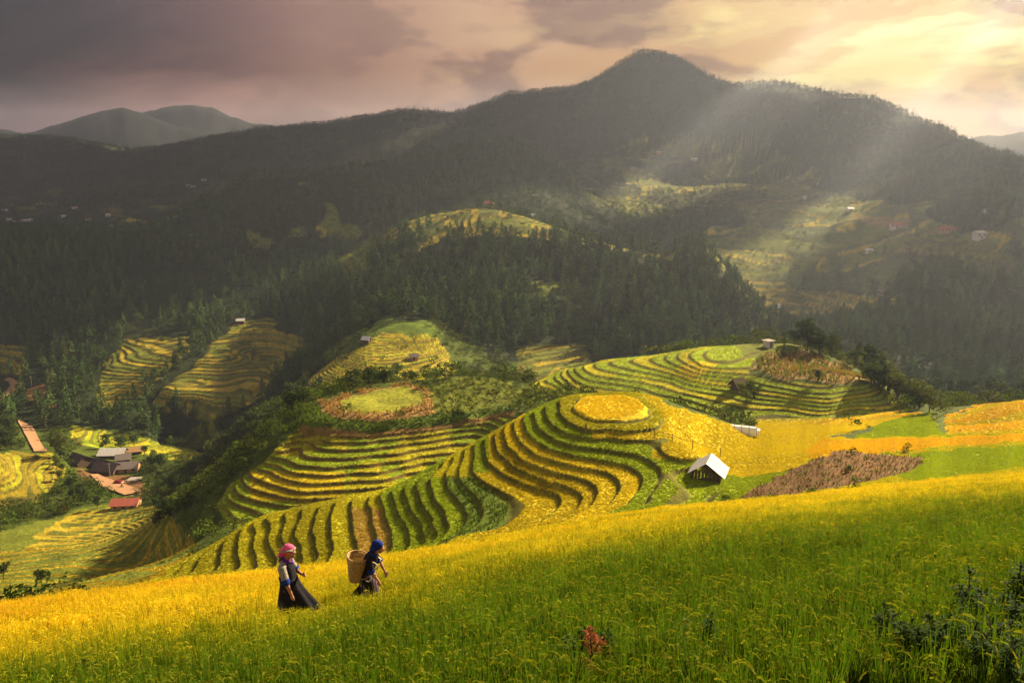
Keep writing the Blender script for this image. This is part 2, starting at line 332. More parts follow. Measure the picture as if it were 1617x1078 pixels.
# id: (polygon, near, far, reference height, step, riser share, name, risers)
TER = {
 1: (HEROP, 38, 108, HZ, HH, .22),
 2: (CORNP, 136, 192, CZ, CH, .26),
 3: (RIGHTP, 150, 224, -49.0, .55, .30),
 4: ([(432,498),(378,506),(330,545),(300,580),(262,602),(238,640),(330,657),(400,632),(450,590),(482,555),(486,530),(440,520)], 440, 660, -119, 1.15, .4),
 5: ([(165,570),(200,535),(300,528),(292,560),(250,592),(200,640),(150,642)], 430, 620, -120, 1.2, .42),
 6: ([(488,603),(530,570),(575,546),(600,524),(695,528),(722,588),(690,606),(600,594),(530,620),(497,616)], 320, 450, -84, .8, .42),
 7: ([(812,545),(930,538),(940,592),(850,604),(818,592)], 380, 480, -90, 1.0, .4),
 8: ([(1150,395),(1260,390),(1250,450),(1400,478),(1397,502),(1240,524),(1208,505),(1160,452),(1138,420)], 560, 900, -100, 1.4, .42),
 9: ([(1430,360),(1540,372),(1617,420),(1700,430),(1617,482),(1540,450),(1480,430),(1430,400)], 500, 800, -80, 1.6, .42),
 10: ([(-60,714),(80,713),(104,745),(62,792),(-60,806)], 260, 370, -130, .75, .34),
 11: ([(110,668),(180,682),(320,712),(330,735),(200,712),(120,702)], 350, 460, -130, .8, .4),
 12: ([(1492,655),(1540,638),(1640,628),(1640,680),(1500,690)], 98, 140, -37, .8, .3),
 13: ([(-80,545),(38,548),(36,592),(-80,592)], 480, 640, -120, 1.2, .42),
 14: ([(-60,868),(30,868),(150,800),(262,800),(312,868),(262,915),(200,950),(120,985),(-60,1010)], 45, 300, -90, .8, .3),
 15: ([(880,290),(940,240),(1020,215),(1200,205),(1290,270),(1300,330),(1150,345),(930,345)], 980, 1800, 0, 3.2, .4),
 16: ([(640,345),(760,328),(900,350),(1065,398),(1060,408),(960,400),(850,372),(640,372),(590,400),(590,360)], 560, 720, -40, 1.3, .4),
 17: ([(1180,642),(1340,650),(1455,652),(1450,664),(1330,668),(1200,668)], 128, 178, -45, .6, .25),
}
REG = np.zeros(Y2.shape, np.int16); ZT = ZB.copy(); RIS = np.zeros(Y2.shape, np.float32); LEV = np.zeros(Y2.shape, np.int32)
lump *= 1 - .92 * blur(region([(-80,590),(140,596),(270,690),(280,810),(150,820),(-80,740)], 270, 620), 8)
free = np.ones(Y2.shape, np.float32)
FG = (Y2 < np.interp(PX, EDGE_PX, EDGE_D)) & (Y2 < 64)
for k, (poly, d0, d1, zr, h, rf) in TER.items():
    m = region(poly, d0, d1, k > 3) & (REG == 0) & ~FG; REG[m] = k
    w = blur(m, 4 if k <= 3 else 3)
    near = w > 0; n_amp = {1: .05, 2: .08, 3: .08}.get(k, .3)
    base = ZB + (lump * .35 if k > 3 else 0)
    t = (zr - base) / h + fnoise(X2 * .09 if k < 4 else X2 * .03, Y2 * .09 if k < 4 else Y2 * .03, 20 + k, 3) * n_amp * (2 if k > 3 else 1)
    fl = np.floor(t); f = t - fl
    a_ = {1: .66, 2: .74, 3: .70}.get(k, .8)
    zt = zr - h * (fl + a_ * sstep(f / rf, 0, 1) + (1 - a_) * f)
    if k == 1: zt = np.where(t < 0, zr + .04 * np.maximum(-t, 0) * h, zt); f = np.where(t < 0, 1, f)
    ZT = np.where(near, ZT * (1 - w) + zt * w, ZT); free *= 1 - w
    RIS[m] = (1 - sstep(f / rf, .75, 1.15))[m]; LEV[m] = (fl + (f > rf * .5))[m].astype(np.int32)
FG = (Y2 < np.interp(PX, EDGE_PX, EDGE_D)) & (Y2 < 64)
free *= 1 - blur(FG, 4)
ZT = ZT + lump * free
ZT += fnoise(X2 / 2.5, Y2 / 2.5, 31, 3) * .10 * FG
# --- land cover (plain ground colours)
COL = {'scrub': (.055, .078, .010), 'rice': (.21, .27, .014), 'lime': (.33, .31, .015), 'gold': (.42, .345, .014), 'amber': (.46, .31, .015), 'floor': (.020, .030, .010),
 'earth': (.125, .070, .030), 'corn': (.20, .135, .045), 'veg': (.075, .115, .012), 'straw': (.30, .22, .045), 'knoll': (.165, .175, .017), 'rim': (.25, .155, .055), 'red': (.32, .11, .04), 'meadow': (.11, .13, .014), 'bank': (.105, .095, .014), 'redbank': (.15, .095, .025), 'dim': (.068, .090, .018), 'far': (.035, .045, .025), 'oldgold': (.28, .22, .016)}
CLS = np.full(Y2.shape, 'scrub', dtype='U8')
CLS[Y2 > 430] = 'floor'; CLS[Y2 > 1500] = 'far'
def cover(name, poly, d0, d1, wobble=True): CLS[region(poly, d0, d1, wobble)] = name
cover('meadow', [(-400,950),(40,830),(160,795),(320,860),(240,925),(0,980)], 60, 300)
cover('oldgold', [(50,850),(110,812),(180,796),(262,800),(300,850),(200,862),(100,862)], 140, 300)
cover('scrub', [(240,830),(330,770),(440,690),(400,820),(300,860)], 100, 240)
# hero hill colours by level
hl = LEV
heroc = np.select([hl <= 0, hl == 1, hl == 2, hl <= 4, hl <= 9, hl <= 11, hl <= 16, hl <= 18, hl <= 23], ['gold', 'lime', 'rice', 'rice', 'gold', 'veg', 'rice', 'straw', 'lime'], 'lime')
m1 = REG == 1; CLS[m1] = heroc[m1]
CLS[m1 & (hl >= 5) & (hl <= 9) & (fnoise(X2 * .12, Y2 * .12, 41, 2) > .12)] = 'lime'
CLS[m1 & (hl >= 5) & (hl <= 12) & (PX < 772 + (hl - 5) * 0) & (PY < 745)] = 'rice'
CLS[m1 & (hl >= 10) & (hl <= 12) & (PY < 752)] = 'lime'
CLS[m1 & (hl == 2) & (PX > 935)] = 'gold'; CLS[m1 & (hl >= 2) & (hl <= 3) & (PX > 1030) & (PY < 722)] = 'gold'
CLS[m1 & (hl >= 17) & (hl <= 18) & (PY < 800)] = 'lime'
m2 = REG == 2; CLS[m2] = 'rice'; CLS[m2 & (PX < 545) & (PX > 395) & (PY > 742) & (PY < 790)] = 'gold'
CLS[m2 & (fnoise(X2 * .1, Y2 * .1, 43, 2) > .3)] = 'lime'
m3 = REG == 3; CLS[m3] = np.where((LEV + (fnoise(X2 * .03, Y2 * .06, 44, 2) * 2).astype(int)) % 3 == 0, 'lime', 'rice')[m3]
cover('gold', [(1068,580),(1090,570),(1138,570),(1110,592),(1085,594)], 150, 224, False)
for k, a, b in ((4, 'oldgold', 'meadow'), (5, 'oldgold', 'meadow'), (6, 'lime', 'oldgold'), (7, 'meadow', 'oldgold'), (8, 'oldgold', 'meadow'), (9, 'meadow', 'dim'), (10, 'lime', 'oldgold'), (11, 'rice', 'lime'), (12, 'amber', 'gold'), (13, 'oldgold', 'dim'), (14, 'oldgold', 'meadow'), (15, 'oldgold', 'meadow'), (16, 'oldgold', 'meadow'), (17, 'amber', 'gold')):
    mk = REG == k; CLS[mk] = np.where(fnoise(X2 / 30, Y2 / 30, 50 + k, 2) + .6 * ((LEV % 3) - 1) > 0, a, b)[mk]
# single fields
cover('gold', [(1044,634),(1075,645),(1150,668),(1200,686),(1300,690),(1500,688),(1640,682),(1640,694),(1500,706),(1400,712),(1300,716),(1260,738),(1200,752),(1150,752),(1110,722),(1060,696),(1030,688),(1050,672)], 76, 116)
cover('amber', [(1270,712),(1300,694),(1500,690),(1640,682),(1640,694),(1500,708),(1400,714),(1290,728)], 76, 110)
cover('gold', [(1180,668),(1260,656),(1440,654),(1380,672),(1300,690),(1195,686)], 104, 160); CLS[(REG == 17)] = np.where(LEV % 2 == 0, 'amber', 'gold')[REG == 17]
cover('rice', [(1345,690),(1400,664),(1470,650),(1490,690)], 100, 150)
cover('lime', [(1290,745),(1430,712),(1640,693),(1640,752),(1450,770),(1300,786),(1130,806),(1160,790)], 56, 92)
cover('rice', [(1370,740),(1460,712),(1640,700),(1640,735),(1450,762)], 56, 92)
cover('rice', [(1040,800),(1095,748),(1130,765),(1180,752),(1215,756),(1165,790),(1140,815),(1060,830)], 56, 84)
cover('earth', [(1165,786),(1240,745),(1320,712),(1400,716),(1465,722),(1440,745),(1340,768),(1250,782)], 58, 92)
cover('rim', [(505,634),(503,645),(523,655),(560,663),(613,662),(690,650),(692,618),(640,602),(560,618)], 150, 205)
cover('knoll', [(540,645),(533,632),(570,618),(640,606),(672,616),(668,634),(620,648),(575,652)], 150, 205)
cover('meadow', [(676,620),(690,598),(740,588),(790,594),(840,610),(845,632),(760,640),(690,650)], 150, 215)
cover('veg', [(440,668),(470,640),(500,635),(503,650),(566,668),(690,656),(815,640),(815,650),(660,672),(566,678),(475,672),(450,690)], 150, 200)
cover('redbank', [(470,672),(480,670),(566,682),(659,673),(760,655),(815,645),(815,655),(660,684),(566,692),(480,685)], 150, 190)
cover('corn', [(1185,580),(1215,552),(1255,545),(1300,560),(1375,600),(1324,608),(1228,598)], 170, 222); 
cover('floor', [(1380,515),(1640,430),(1640,665),(1480,656),(1420,625)], 226, 560)
cover('meadow', [(1160,543),(1255,538),(1262,552),(1215,556),(1180,565)], 180, 226)
cover('veg', [(560,540),(600,500),(680,506),(696,528),(600,524)], 330, 470)
cover('meadow', [(270,690),(330,655),(350,680),(300,705)], 300, 480)
cover('earth', [(118,738),(150,748),(200,752),(226,760),(228,782),(200,780),(150,764),(120,748)], 290, 420)
cover('earth', [(36,612),(70,604),(95,640),(100,650),(60,640),(40,628)], 440, 560)
cover('meadow', [(528,412),(560,398),(582,402),(575,432),(540,440)], 540, 760)
cover('oldgold', [(900,350),(1000,370),(1068,396),(1060,405),(980,392),(880,362)], 600, 740)
cover('dim', [(1090,390),(1200,350),(1400,350),(1450,430),(1400,470),(1250,450),(1180,440)], 560, 1050)
cover('corn', [(1380,398),(1480,395),(1470,404),(1395,406)], 500, 900)
ncl = fnoise(X2 / 70, Y2 / 110, 95, 3); ncl2 = fnoise(X2 / 45, Y2 / 45, 96, 2)
def patchwork(poly, d0, d1, lo):
    m = region(poly, d0, d1) & (ncl > lo); CLS[m] = np.select([ncl2 > .22, ncl2 > .05, ncl2 > -.2], ['meadow', 'oldgold', 'dim'], 'meadow')[m]; return m
CLS[REG == 15] = 'floor'
patchwork([(880,290),(940,245),(1020,218),(1200,210),(1290,270),(1310,330),(1150,345),(930,345)], 980, 1800, -.12)
patchwork([(1080,340),(1340,300),(1640,330),(1640,445),(1450,445),(1400,500),(1230,524),(1150,440)], 540, 1100, -.05)
patchwork([(560,395),(640,350),(760,330),(900,350),(1060,400),(900,380),(700,372),(600,440)], 540, 800, 0)
patchwork([(-20,430),(140,400),(300,350),(420,300),(560,290),(700,330),(620,500),(480,490),(300,520),(140,530),(-20,540)], 480, 1150, .62)
patchwork([(700,430),(900,440),(940,520),(760,530)], 430, 620, .25)
cover('corn', [(1350,345),(1440,352),(1436,366),(1362,358)], 600, 1000)
for i in range(46):                                       # patchwork round the far village on the left
    cx, cyy = RNG.uniform(-60, 330), RNG.uniform(305, 375); r = RNG.uniform(6, 26)
    cover(RNG.choice(['dim', 'meadow', 'earth', 'floor', 'oldgold'], p=[.4, .2, .12, .2, .08]), [(cx - r, cyy), (cx - r * .2, cyy - r * .22), (cx + r, cyy - 1), (cx + r * .3, cyy + r * .2)], 1150, 2300)
CLS[(CLS == 'scrub') & (Y2 < 100) & (PX > 980)] = 'rice'
CLS[FG] = 'oldgold'
TINT = np.zeros(Y2.shape + (3,), np.float32)
for k, c in COL.items(): TINT[CLS == k] = c
bank = np.where(REG[..., None] == 2, np.array(COL['redbank'], np.float32), np.array(COL['bank'], np.float32))
mixb = fnoise(X2 * .25, Y2 * .25, 61, 3)[..., None] * .5 + .5
bank = bank * (1 - .5 * mixb) + np.array(COL['scrub'], np.float32) * .5 * mixb
TINT = TINT * (1 - RIS[..., None]) + bank * RIS[..., None]
TINT *= (1 + .22 * fnoise(X2 / np.maximum(Y2 * .02, .3), Y2 / np.maximum(Y2 * .05, .3), 62, 3))[..., None]
TINT *= (1 + .16 * (((LEV * 7919) % 13) / 6.5 - 1) * (REG > 0))[..., None]
dsk = m1 & (hl <= 0); TINT[dsk] = np.array([.50, .385, .015])
def H(x, y):
    """ground height at points"""
    x = np.asarray(x, float); y = np.asarray(y, float); w = np.log(y); u = x / y
    i = np.clip(np.searchsorted(WG, w) - 1, 0, NR - 2); j = np.clip(np.searchsorted(UG, u) - 1, 0, NC - 2)
    fi = (w - WG[i]) / (WG[i + 1] - WG[i]); fj = (u - UG[j]) / (UG[j + 1] - UG[j])
    return ((ZT[i, j] * (1 - fj) + ZT[i, j + 1] * fj) * (1 - fi) + (ZT[i + 1, j] * (1 - fj) + ZT[i + 1, j + 1] * fj) * fi)
# --- ground material
def ground_material(name, bump=.5, fine=9.0, rough=.95):
    m = bpy.data.materials.new(name); m.use_nodes = True; t = NT(m.node_tree); t.n.clear()
    at_ = t.node('ShaderNodeAttribute', attribute_name='tint'); pos = t.node('ShaderNodeNewGeometry').outputs['Position']
    a = t.noise(pos, fine, 3, .6); b = t.noise(pos, fine * .12, 4, .6)
    k = t.math('ADD', t.math('MULTIPLY', a, 1.0), t.math('MULTIPLY', b, .8))
    c = t.mix(1.0, at_.outputs['Color'], t.ramp(k, [(.45, (.35, .35, .35)), (.9, (1, 1, 1)), (1.3, (1.5, 1.45, 1.3))]), 'MULTIPLY')
    bs = t.node('ShaderNodeBsdfPrincipled'); t.put(bs.inputs['Base Color'], c); bs.inputs['Roughness'].default_value = rough; bs.inputs['Specular IOR Level'].default_value = .1
    bp = t.node('ShaderNodeBump'); bp.inputs['Strength'].default_value = bump; bp.inputs['Distance'].default_value = .6 / fine
    t.put(bp.inputs['Height'], k); t.l.new(bp.outputs[0], bs.inputs['Normal'])
    t.l.new(bs.outputs[0], t.node('ShaderNodeOutputMaterial').inputs[0]); return m
M_NEAR = ground_material('field soil and stubble', .5, 9); M_RICE = ground_material('terraced rice', .8, 5); M_MID = ground_material('hillside', .8, 1.1); M_FAR = ground_material('far slopes', .8, .16)
def link(o, parent=None):
    SC.collection.objects.link(o)
    if parent: o.parent = parent
    return o
def mesh_np(name, V, Fq, tint=None, mat=None, smooth=False):
    me = bpy.data.meshes.new(name); n = len(Fq); k = Fq.shape[1]
    me.vertices.add(len(V)); me.vertices.foreach_set('co', np.ascontiguousarray(V, np.float32).ravel())
    me.loops.add(n * k); me.loops.foreach_set('vertex_index', np.ascontiguousarray(Fq, np.int32).ravel())
    me.polygons.add(n); me.polygons.foreach_set('loop_start', np.arange(0, n * k, k, dtype=np.int32))
    if smooth: me.polygons.foreach_set('use_smooth', np.ones(n, bool))
    me.update(calc_edges=True)
    if tint is not None:
        a = me.attributes.new('tint', 'FLOAT_COLOR', 'POINT'); a.data.foreach_set('color', np.c_[tint, np.ones(len(tint))].astype(np.float32).ravel())
    if mat: me.materials.append(mat)
    return me
VALL = np.stack([X2, Y2, ZT], -1).reshape(-1, 3); TALL = TINT.reshape(-1, 3)
ii, jj = np.meshgrid(np.arange(NR - 1), np.arange(NC - 1), indexing='ij'); b0 = ii * NC + jj
QALL = np.stack([b0, b0 + 1, b0 + NC + 1, b0 + NC], -1)
regF = REG[:-1, :-1]; levF = LEV[:-1, :-1]; yF = Y2[:-1, :-1]
def submesh(name, sel, mat, parent=None, smooth=True):
    Fq = QALL[sel]
    if len(Fq) == 0: return None
    ids, inv = np.unique(Fq, return_inverse=True)
    return link(bpy.data.objects.new(name, mesh_np(name, VALL[ids], inv.reshape(Fq.shape), TALL[ids], mat, smooth)), parent)
def kind(o, k, label=None, cat=None, group=None):
    o['kind'] = k
    if label: o['label'] = label
    if cat: o['category'] = cat
    if group: o['group'] = group
    return o
def tag(o, label, cat, group=None):
    o['label'] = label; o['category'] = cat
    if group: o['group'] = group
    return o
def empty(name, loc, rz=0):
    o = bpy.data.objects.new(name, None); link(o); o.location = loc; o.rotation_euler = (0, 0, rz); o.empty_display_size = .3; return o
band = np.select([yF < 60, yF < 118, yF < 235, yF < 430, yF < 1050], [0, 1, 2, 3, 4], 5)
own = {1: 'terraced_hill', 2: 'terraced_hill', 3: 'terraced_hill'}
hills = {}
for b, (nm, mt, lb) in enumerate([('field_ground', M_NEAR, 'near slope under the standing rice'), ('hillside', M_RICE, 'gold and green slopes beside the round terraced hill'), ('hillside', M_MID, 'scrubby knolls and fields beyond the round hill'), ('valley', M_MID, 'deep valley floor with fields and village road'), ('hillside', M_MID, 'wooded slopes on the far side of the valley'), ('mountain', M_FAR, 'tall dark mountain ridge across the whole picture')]):
    sel = (band == b) & ~((regF > 0) & (regF < 18) & (regF != 15) & (regF != 17))
    kind(submesh(nm, sel, mt), 'structure', lb)
TERN = {1: 'round hill with the gold disc field on its top', 2: 'hill with the corn field on top', 3: 'hill below the radio mast', 4: 'sunny terraced slope across the valley with a white hut', 5: 'darker terraced slope left of the sunny one', 6: 'small terraced spur in the middle of the valley', 7: 'pale terraced patch at the foot of the wood', 8: 'terraced slope behind the radio mast', 9: 'terraces around the far right village', 10: 'curved terraces beside the dirt road', 11: 'green terrace strip above the village', 12: 'amber terraces at the right edge', 13: 'dim terraces at the left edge', 14: 'gold and green fields at the valley bottom', 16: 'terraces along the top of the middle wood'}
for k, lb in TERN.items():
    selk = regF == k; levs = [l for l in np.unique(levF[selk])]
    root = empty('terraced_hill' if k <= 3 else 'terraced_slope', tuple(VALL.reshape(NR, NC, 3)[:-1, :-1][selk].mean(0))); kind(root, 'structure', lb)
    inv = Vector(root.location)
    for l in levs:
        o = submesh('rice_terrace', selk & (levF == l), M_RICE if k in (1, 2, 3, 12) else M_MID, root, smooth=True)
        if o: o.location = -inv
# ------------------------------------------------------------------ plants
def mat_leaf(name, trans=.35, inst=True, sat=1.0, var=.35, part=False, rough=.75):
    m = bpy.data.materials.new(name); m.use_nodes = True; t = NT(m.node_tree); t.n.clear()
    a = t.node('ShaderNodeAttribute', attribute_name='tint'); a.attribute_type = 'INSTANCER' if inst else 'GEOMETRY'
    c = a.outputs['Color']
    if part:
        p = t.node('ShaderNodeAttribute', attribute_name='part'); r = t.node('ShaderNodeAttribute', attribute_name='ripe'); r.attribute_type = 'INSTANCER'
        leaf = t.ramp(r.outputs['Fac'], [(0, (.052, .108, .006)), (.35, (.145, .185, .007)), (.7, (.44, .36, .011)), (1, (.47, .335, .012))])
        grain = t.ramp(r.outputs['Fac'], [(0, (.125, .145, .010)), (.4, (.33, .29, .013)), (.75, (.58, .43, .018)), (1, (.62, .35, .020))])
        c = t.mix(p.outputs['Fac'], leaf, grain)
        c = t.mix(1.0, c, a.outputs['Color'], 'MULTIPLY')
    inf = t.node('ShaderNodeObjectInfo').outputs['Random']
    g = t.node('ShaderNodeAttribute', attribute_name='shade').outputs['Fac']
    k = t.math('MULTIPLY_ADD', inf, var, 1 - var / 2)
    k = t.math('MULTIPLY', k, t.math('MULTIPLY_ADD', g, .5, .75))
    cc = t.node('ShaderNodeCombineXYZ'); [t.put(cc.inputs[i], k) for i in range(3)]
    c = t.mix(1.0, c, cc.outputs[0], 'MULTIPLY')
    d = t.node('ShaderNodeBsdfPrincipled'); t.put(d.inputs['Base Color'], c); d.inputs['Roughness'].default_value = rough; d.inputs['Specular IOR Level'].default_value = .04
    tr = t.node('ShaderNodeBsdfTranslucent'); t.put(tr.inputs[0], t.mix(1.0, c, (1.25, 1.2, .7), 'MULTIPLY'))
    mx = t.node('ShaderNodeMixShader'); mx.inputs[0].default_value = trans
    t.l.new(d.outputs[0], mx.inputs[1]); t.l.new(tr.outputs[0], mx.inputs[2]); t.l.new(mx.outputs[0], t.node('ShaderNodeOutputMaterial').inputs[0]); return m
def mat_plain(name, c, rough=.9, noise=None, amt=.3, spec=.2, metal=0, bump=0, stretch=(1, 1, 1)):
    m = bpy.data.materials.new(name); m.use_nodes = True; t = NT(m.node_tree); b = t.n['Principled BSDF']
    b.inputs['Roughness'].default_value = rough; b.inputs['Specular IOR Level'].default_value = spec; b.inputs['Metallic'].default_value = metal
    if noise:
        co = t.vmath('MULTIPLY', t.node('ShaderNodeTexCoord').outputs['Object'], stretch)
        n = t.noise(co, noise, 5, .6)
        t.put(b.inputs['Base Color'], t.mix(n, tuple(x * (1 - amt) for x in c), tuple(min(1, x * (1 + amt)) for x in c)))
        if bump:
            bp = t.node('ShaderNodeBump'); bp.inputs['Strength'].default_value = bump; bp.inputs['Distance'].default_value = .02; t.put(bp.inputs['Height'], n); t.l.new(bp.outputs[0], b.inputs['Normal'])
    else: b.inputs['Base Color'].default_value = (*c, 1)
    return m
class MB:
    """mesh builder: verts, faces, per-vertex shade/part"""
    def __init__(s): s.v = []; s.f = []; s.sh = []; s.pt = []; s.mi = []
    def add(s, vs, fs, sh=.5, part=0, mi=0):
        b = len(s.v); s.v += [tuple(p) for p in vs]; s.f += [tuple(b + i for i in q) for q in fs]
        s.sh += ([sh] * len(vs) if np.isscalar(sh) else list(sh)); s.pt += [part] * len(vs); s.mi += [mi] * len(fs); return s
    def quad(s, c, a, b, sh=.5, part=0):
        c, a, b = Vector(c), Vector(a), Vector(b); s.add([c - a - b, c + a - b, c + a + b, c - a + b], [(0, 1, 2, 3)], sh, part)
    def box(s, lo, hi, mi=0):
        x0, y0, z0 = lo; x1, y1, z1 = hi
        s.add([(x0, y0, z0), (x1, y0, z0), (x1, y1, z0), (x0, y1, z0), (x0, y0, z1), (x1, y0, z1), (x1, y1, z1), (x0, y1, z1)], [(3, 2, 1, 0), (4, 5, 6, 7), (0, 1, 5, 4), (1, 2, 6, 5), (2, 3, 7, 6), (3, 0, 4, 7)], mi=mi); return s
    def tube(s, pts, rad, n=6, sh=.5, cap=True, part=0):
        pts = [Vector(p) for p in pts]; rad = [rad] * len(pts) if np.isscalar(rad) else rad; rings = []; vs = []; fs = []
        for i, p in enumerate(pts):
            d = (pts[min(i + 1, len(pts) - 1)] - pts[max(i - 1, 0)]).normalized()
            q = d.to_track_quat('Z', 'Y')
            for k in range(n):
                a = 2 * math.pi * k / n; vs.append(p + q @ Vector((math.cos(a) * rad[i], math.sin(a) * rad[i], 0)))
        for i in range(len(pts) - 1):
            for k in range(n): fs.append((i * n + k, i * n + (k + 1) % n, (i + 1) * n + (k + 1) % n, (i + 1) * n + k))
        if cap: fs += [tuple(range(n))[::-1], tuple(range((len(pts) - 1) * n, len(pts) * n))]
        s.add(vs, fs, sh, part); return s
    def lathe(s, prof, n=16, cx=0, cyy=0, mi=0):
        vs = [(cx + r * math.cos(2 * math.pi * k / n), cyy + r * math.sin(2 * math.pi * k / n), z) for r, z in prof for k in range(n)]
        fs = [(i * n + k, i * n + (k + 1) % n, (i + 1) * n + (k + 1) % n, (i + 1) * n + k) for i in range(len(prof) - 1) for k in range(n)]
        s.add(vs, fs, mi=mi); return s
    def mesh(s, name, mats, smooth=False):
        me = bpy.data.meshes.new(name); me.from_pydata(s.v, [], s.f); mats = mats if isinstance(mats, (list, tuple)) else [mats]
        for m in mats: me.materials.append(m)
        a = me.attributes.new('shade', 'FLOAT', 'POINT'); a.data.foreach_set('value', s.sh)
        a = me.attributes.new('part', 'FLOAT', 'POINT'); a.data.foreach_set('value', s.pt)
        if len(mats) > 1: me.polygons.foreach_set('material_index', s.mi)
        if smooth: me.polygons.foreach_set('use_smooth', [True] * len(me.polygons))
        me.update(); return me
    def obj(s, name, mats, parent=None, smooth=False): return link(bpy.data.objects.new(name, s.mesh(name, mats, smooth)), parent)
R = random.Random(11)
def rice_clump(n_leaf, n_pan, h, w, seed, seg=4):
    r = random.Random(seed); b = MB()
    def strip(p0, dirh, up, L, droop, wd, part, sh0, taper):
        vs = []; sh = []; d = Vector((math.cos(dirh), math.sin(dirh), 0)); side = Vector((-d.y, d.x, 0)); tw = r.uniform(-.9, .9); side = (side * math.cos(tw) + d * math.sin(tw))
        for i in range(seg + 1):
            t = i / seg; p = p0 + d * (L * (up * t + droop * t ** 2.2)) + Vector((0, 0, L * (t * (1 - .12 * up) - droop * .75 * t ** 3)))
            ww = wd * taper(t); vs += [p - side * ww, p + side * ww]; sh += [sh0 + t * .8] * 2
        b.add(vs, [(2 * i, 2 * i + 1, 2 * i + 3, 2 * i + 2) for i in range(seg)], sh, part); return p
    for i in range(n_leaf):
        a = r.uniform(0, 6.28); p0 = Vector((math.cos(a), math.sin(a), 0)) * r.uniform(0, .07)
        strip(p0, a + r.gauss(0, .5), r.uniform(.02, .20), h * r.uniform(.65, 1.08), r.uniform(0, .14), w * r.uniform(.7, 1.2), 0, r.uniform(0, .25), lambda t: max(.06, 1 - t ** 1.6) * (.55 + .45 * min(1, t * 4)))
    for i in range(n_pan):
        a = r.uniform(0, 6.28); d = Vector((math.cos(a), math.sin(a), 0)); z = h * r.uniform(.62, .92); p = d * r.uniform(.02, .08) + Vector((0, 0, z)); n = 5
        ln = h * r.uniform(.14, .24); dr = r.uniform(.8, 2.0)
        for k in range(n):                         # grains along a drooping head
            t = k / n; q = p + d * (ln * math.sin(t * 1.5)) + Vector((0, 0, ln * (.35 * t - dr * t * t)))
            s = max(.0055, w * .75) * (1 - .5 * abs(t - .45))
            ax = Vector((r.uniform(-1, 1), r.uniform(-1, 1), r.uniform(-1, 1))).normalized() * s * 1.1; bx = (d * .8 + Vector((0, 0, .5 - 1.6 * t * dr))).normalized() * ln / n * .8
            b.quad(q, ax, bx, .6 + .4 * r.random(), 1)
    return b
def conifer(h, rad, n, seed, base=.12):
    r = random.Random(seed); tr = MB(); cr = MB()
    tr.tube([(0, 0, -.6), (0, 0, h * .35), (0, 0, h * .9)], [h * .017, h * .012, h * .003], 6)
    for i in range(n):
        t = r.random() ** .8; z = h * (base + (1 - base) * t); rr = rad * (1 - t) ** .75 * r.uniform(.25, 1.05) * (1 + .2 * math.sin(i * 1.7)) + .12; a = r.uniform(0, 6.28)
        d = Vector((math.cos(a), math.sin(a), 0)); s = h * r.uniform(.035, .075) * (1.25 - .6 * t)
        ax = (d + Vector((0, 0, r.uniform(-.45, .25)))).normalized() * s * 1.25; bx = Vector((-d.y, d.x, r.uniform(-.5, .5))) * s * .62
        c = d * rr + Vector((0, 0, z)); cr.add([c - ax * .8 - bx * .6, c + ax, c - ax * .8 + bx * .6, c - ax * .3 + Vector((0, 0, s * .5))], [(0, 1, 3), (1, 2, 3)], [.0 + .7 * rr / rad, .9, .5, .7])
    return tr, cr
def broadleaf(h, rad, n, seed, trunk=.28, lobes=7):
    r = random.Random(seed); tr = MB(); cr = MB()
    tr.tube([(0, 0, -.5), (.02 * h, 0, h * trunk), (0, .02 * h, h * .75)], [h * .022, h * .016, h * .005], 6)
    L_ = []
    for k in range(lobes):
        a = k * 2.4 + r.random(); q = r.uniform(.1, .62); L_.append((Vector((math.cos(a) * rad * q, math.sin(a) * rad * q, h * r.uniform(trunk + .16, .86))), rad * r.uniform(.34, .58)))
        if k < 4: tr.tube([(0, 0, h * trunk), tuple(L_[-1][0])], [h * .010, h * .003], 5)
    for i in range(n):
        c, rr = r.choice(L_); d = Vector((r.gauss(0, 1), r.gauss(0, 1), r.gauss(0, 1))).normalized(); p = c + Vector((d.x, d.y, d.z * .8)) * rr * r.uniform(.6, 1.08)
        s = rad * r.uniform(.07, .16); u = Vector((r.gauss(0, 1), r.gauss(0, 1), r.gauss(0, .5))).normalized(); v = u.cross(d).normalized()
        if v.length < .1: continue
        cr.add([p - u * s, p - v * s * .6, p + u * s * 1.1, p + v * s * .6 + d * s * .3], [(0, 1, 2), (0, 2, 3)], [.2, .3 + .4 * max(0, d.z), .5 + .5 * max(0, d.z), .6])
    return tr, cr
M_BARK = mat_plain('bark', (.075, .05, .035), .95, 6, .4)
M_PINE = mat_leaf('pine needles', .06, True, var=.5); M_LEAF = mat_leaf('leaves', .25, True, var=.5)
M_PINE_O = mat_leaf('pine needles of single trees', .12, False); M_LEAF_O = mat_leaf('leaves of single trees', .25, False)
M_RICEP = mat_leaf('standing rice', .42, True, var=.5, part=True); M_TUFT = mat_leaf('rice on the terraces', .35, True, var=.16)
def proto(name, meshes):
    c = bpy.data.collections.new(name)
    for i, me in enumerate(meshes):
        o = bpy.data.objects.new('%s_%02d' % (name, i), me); c.objects.link(o)
    return c
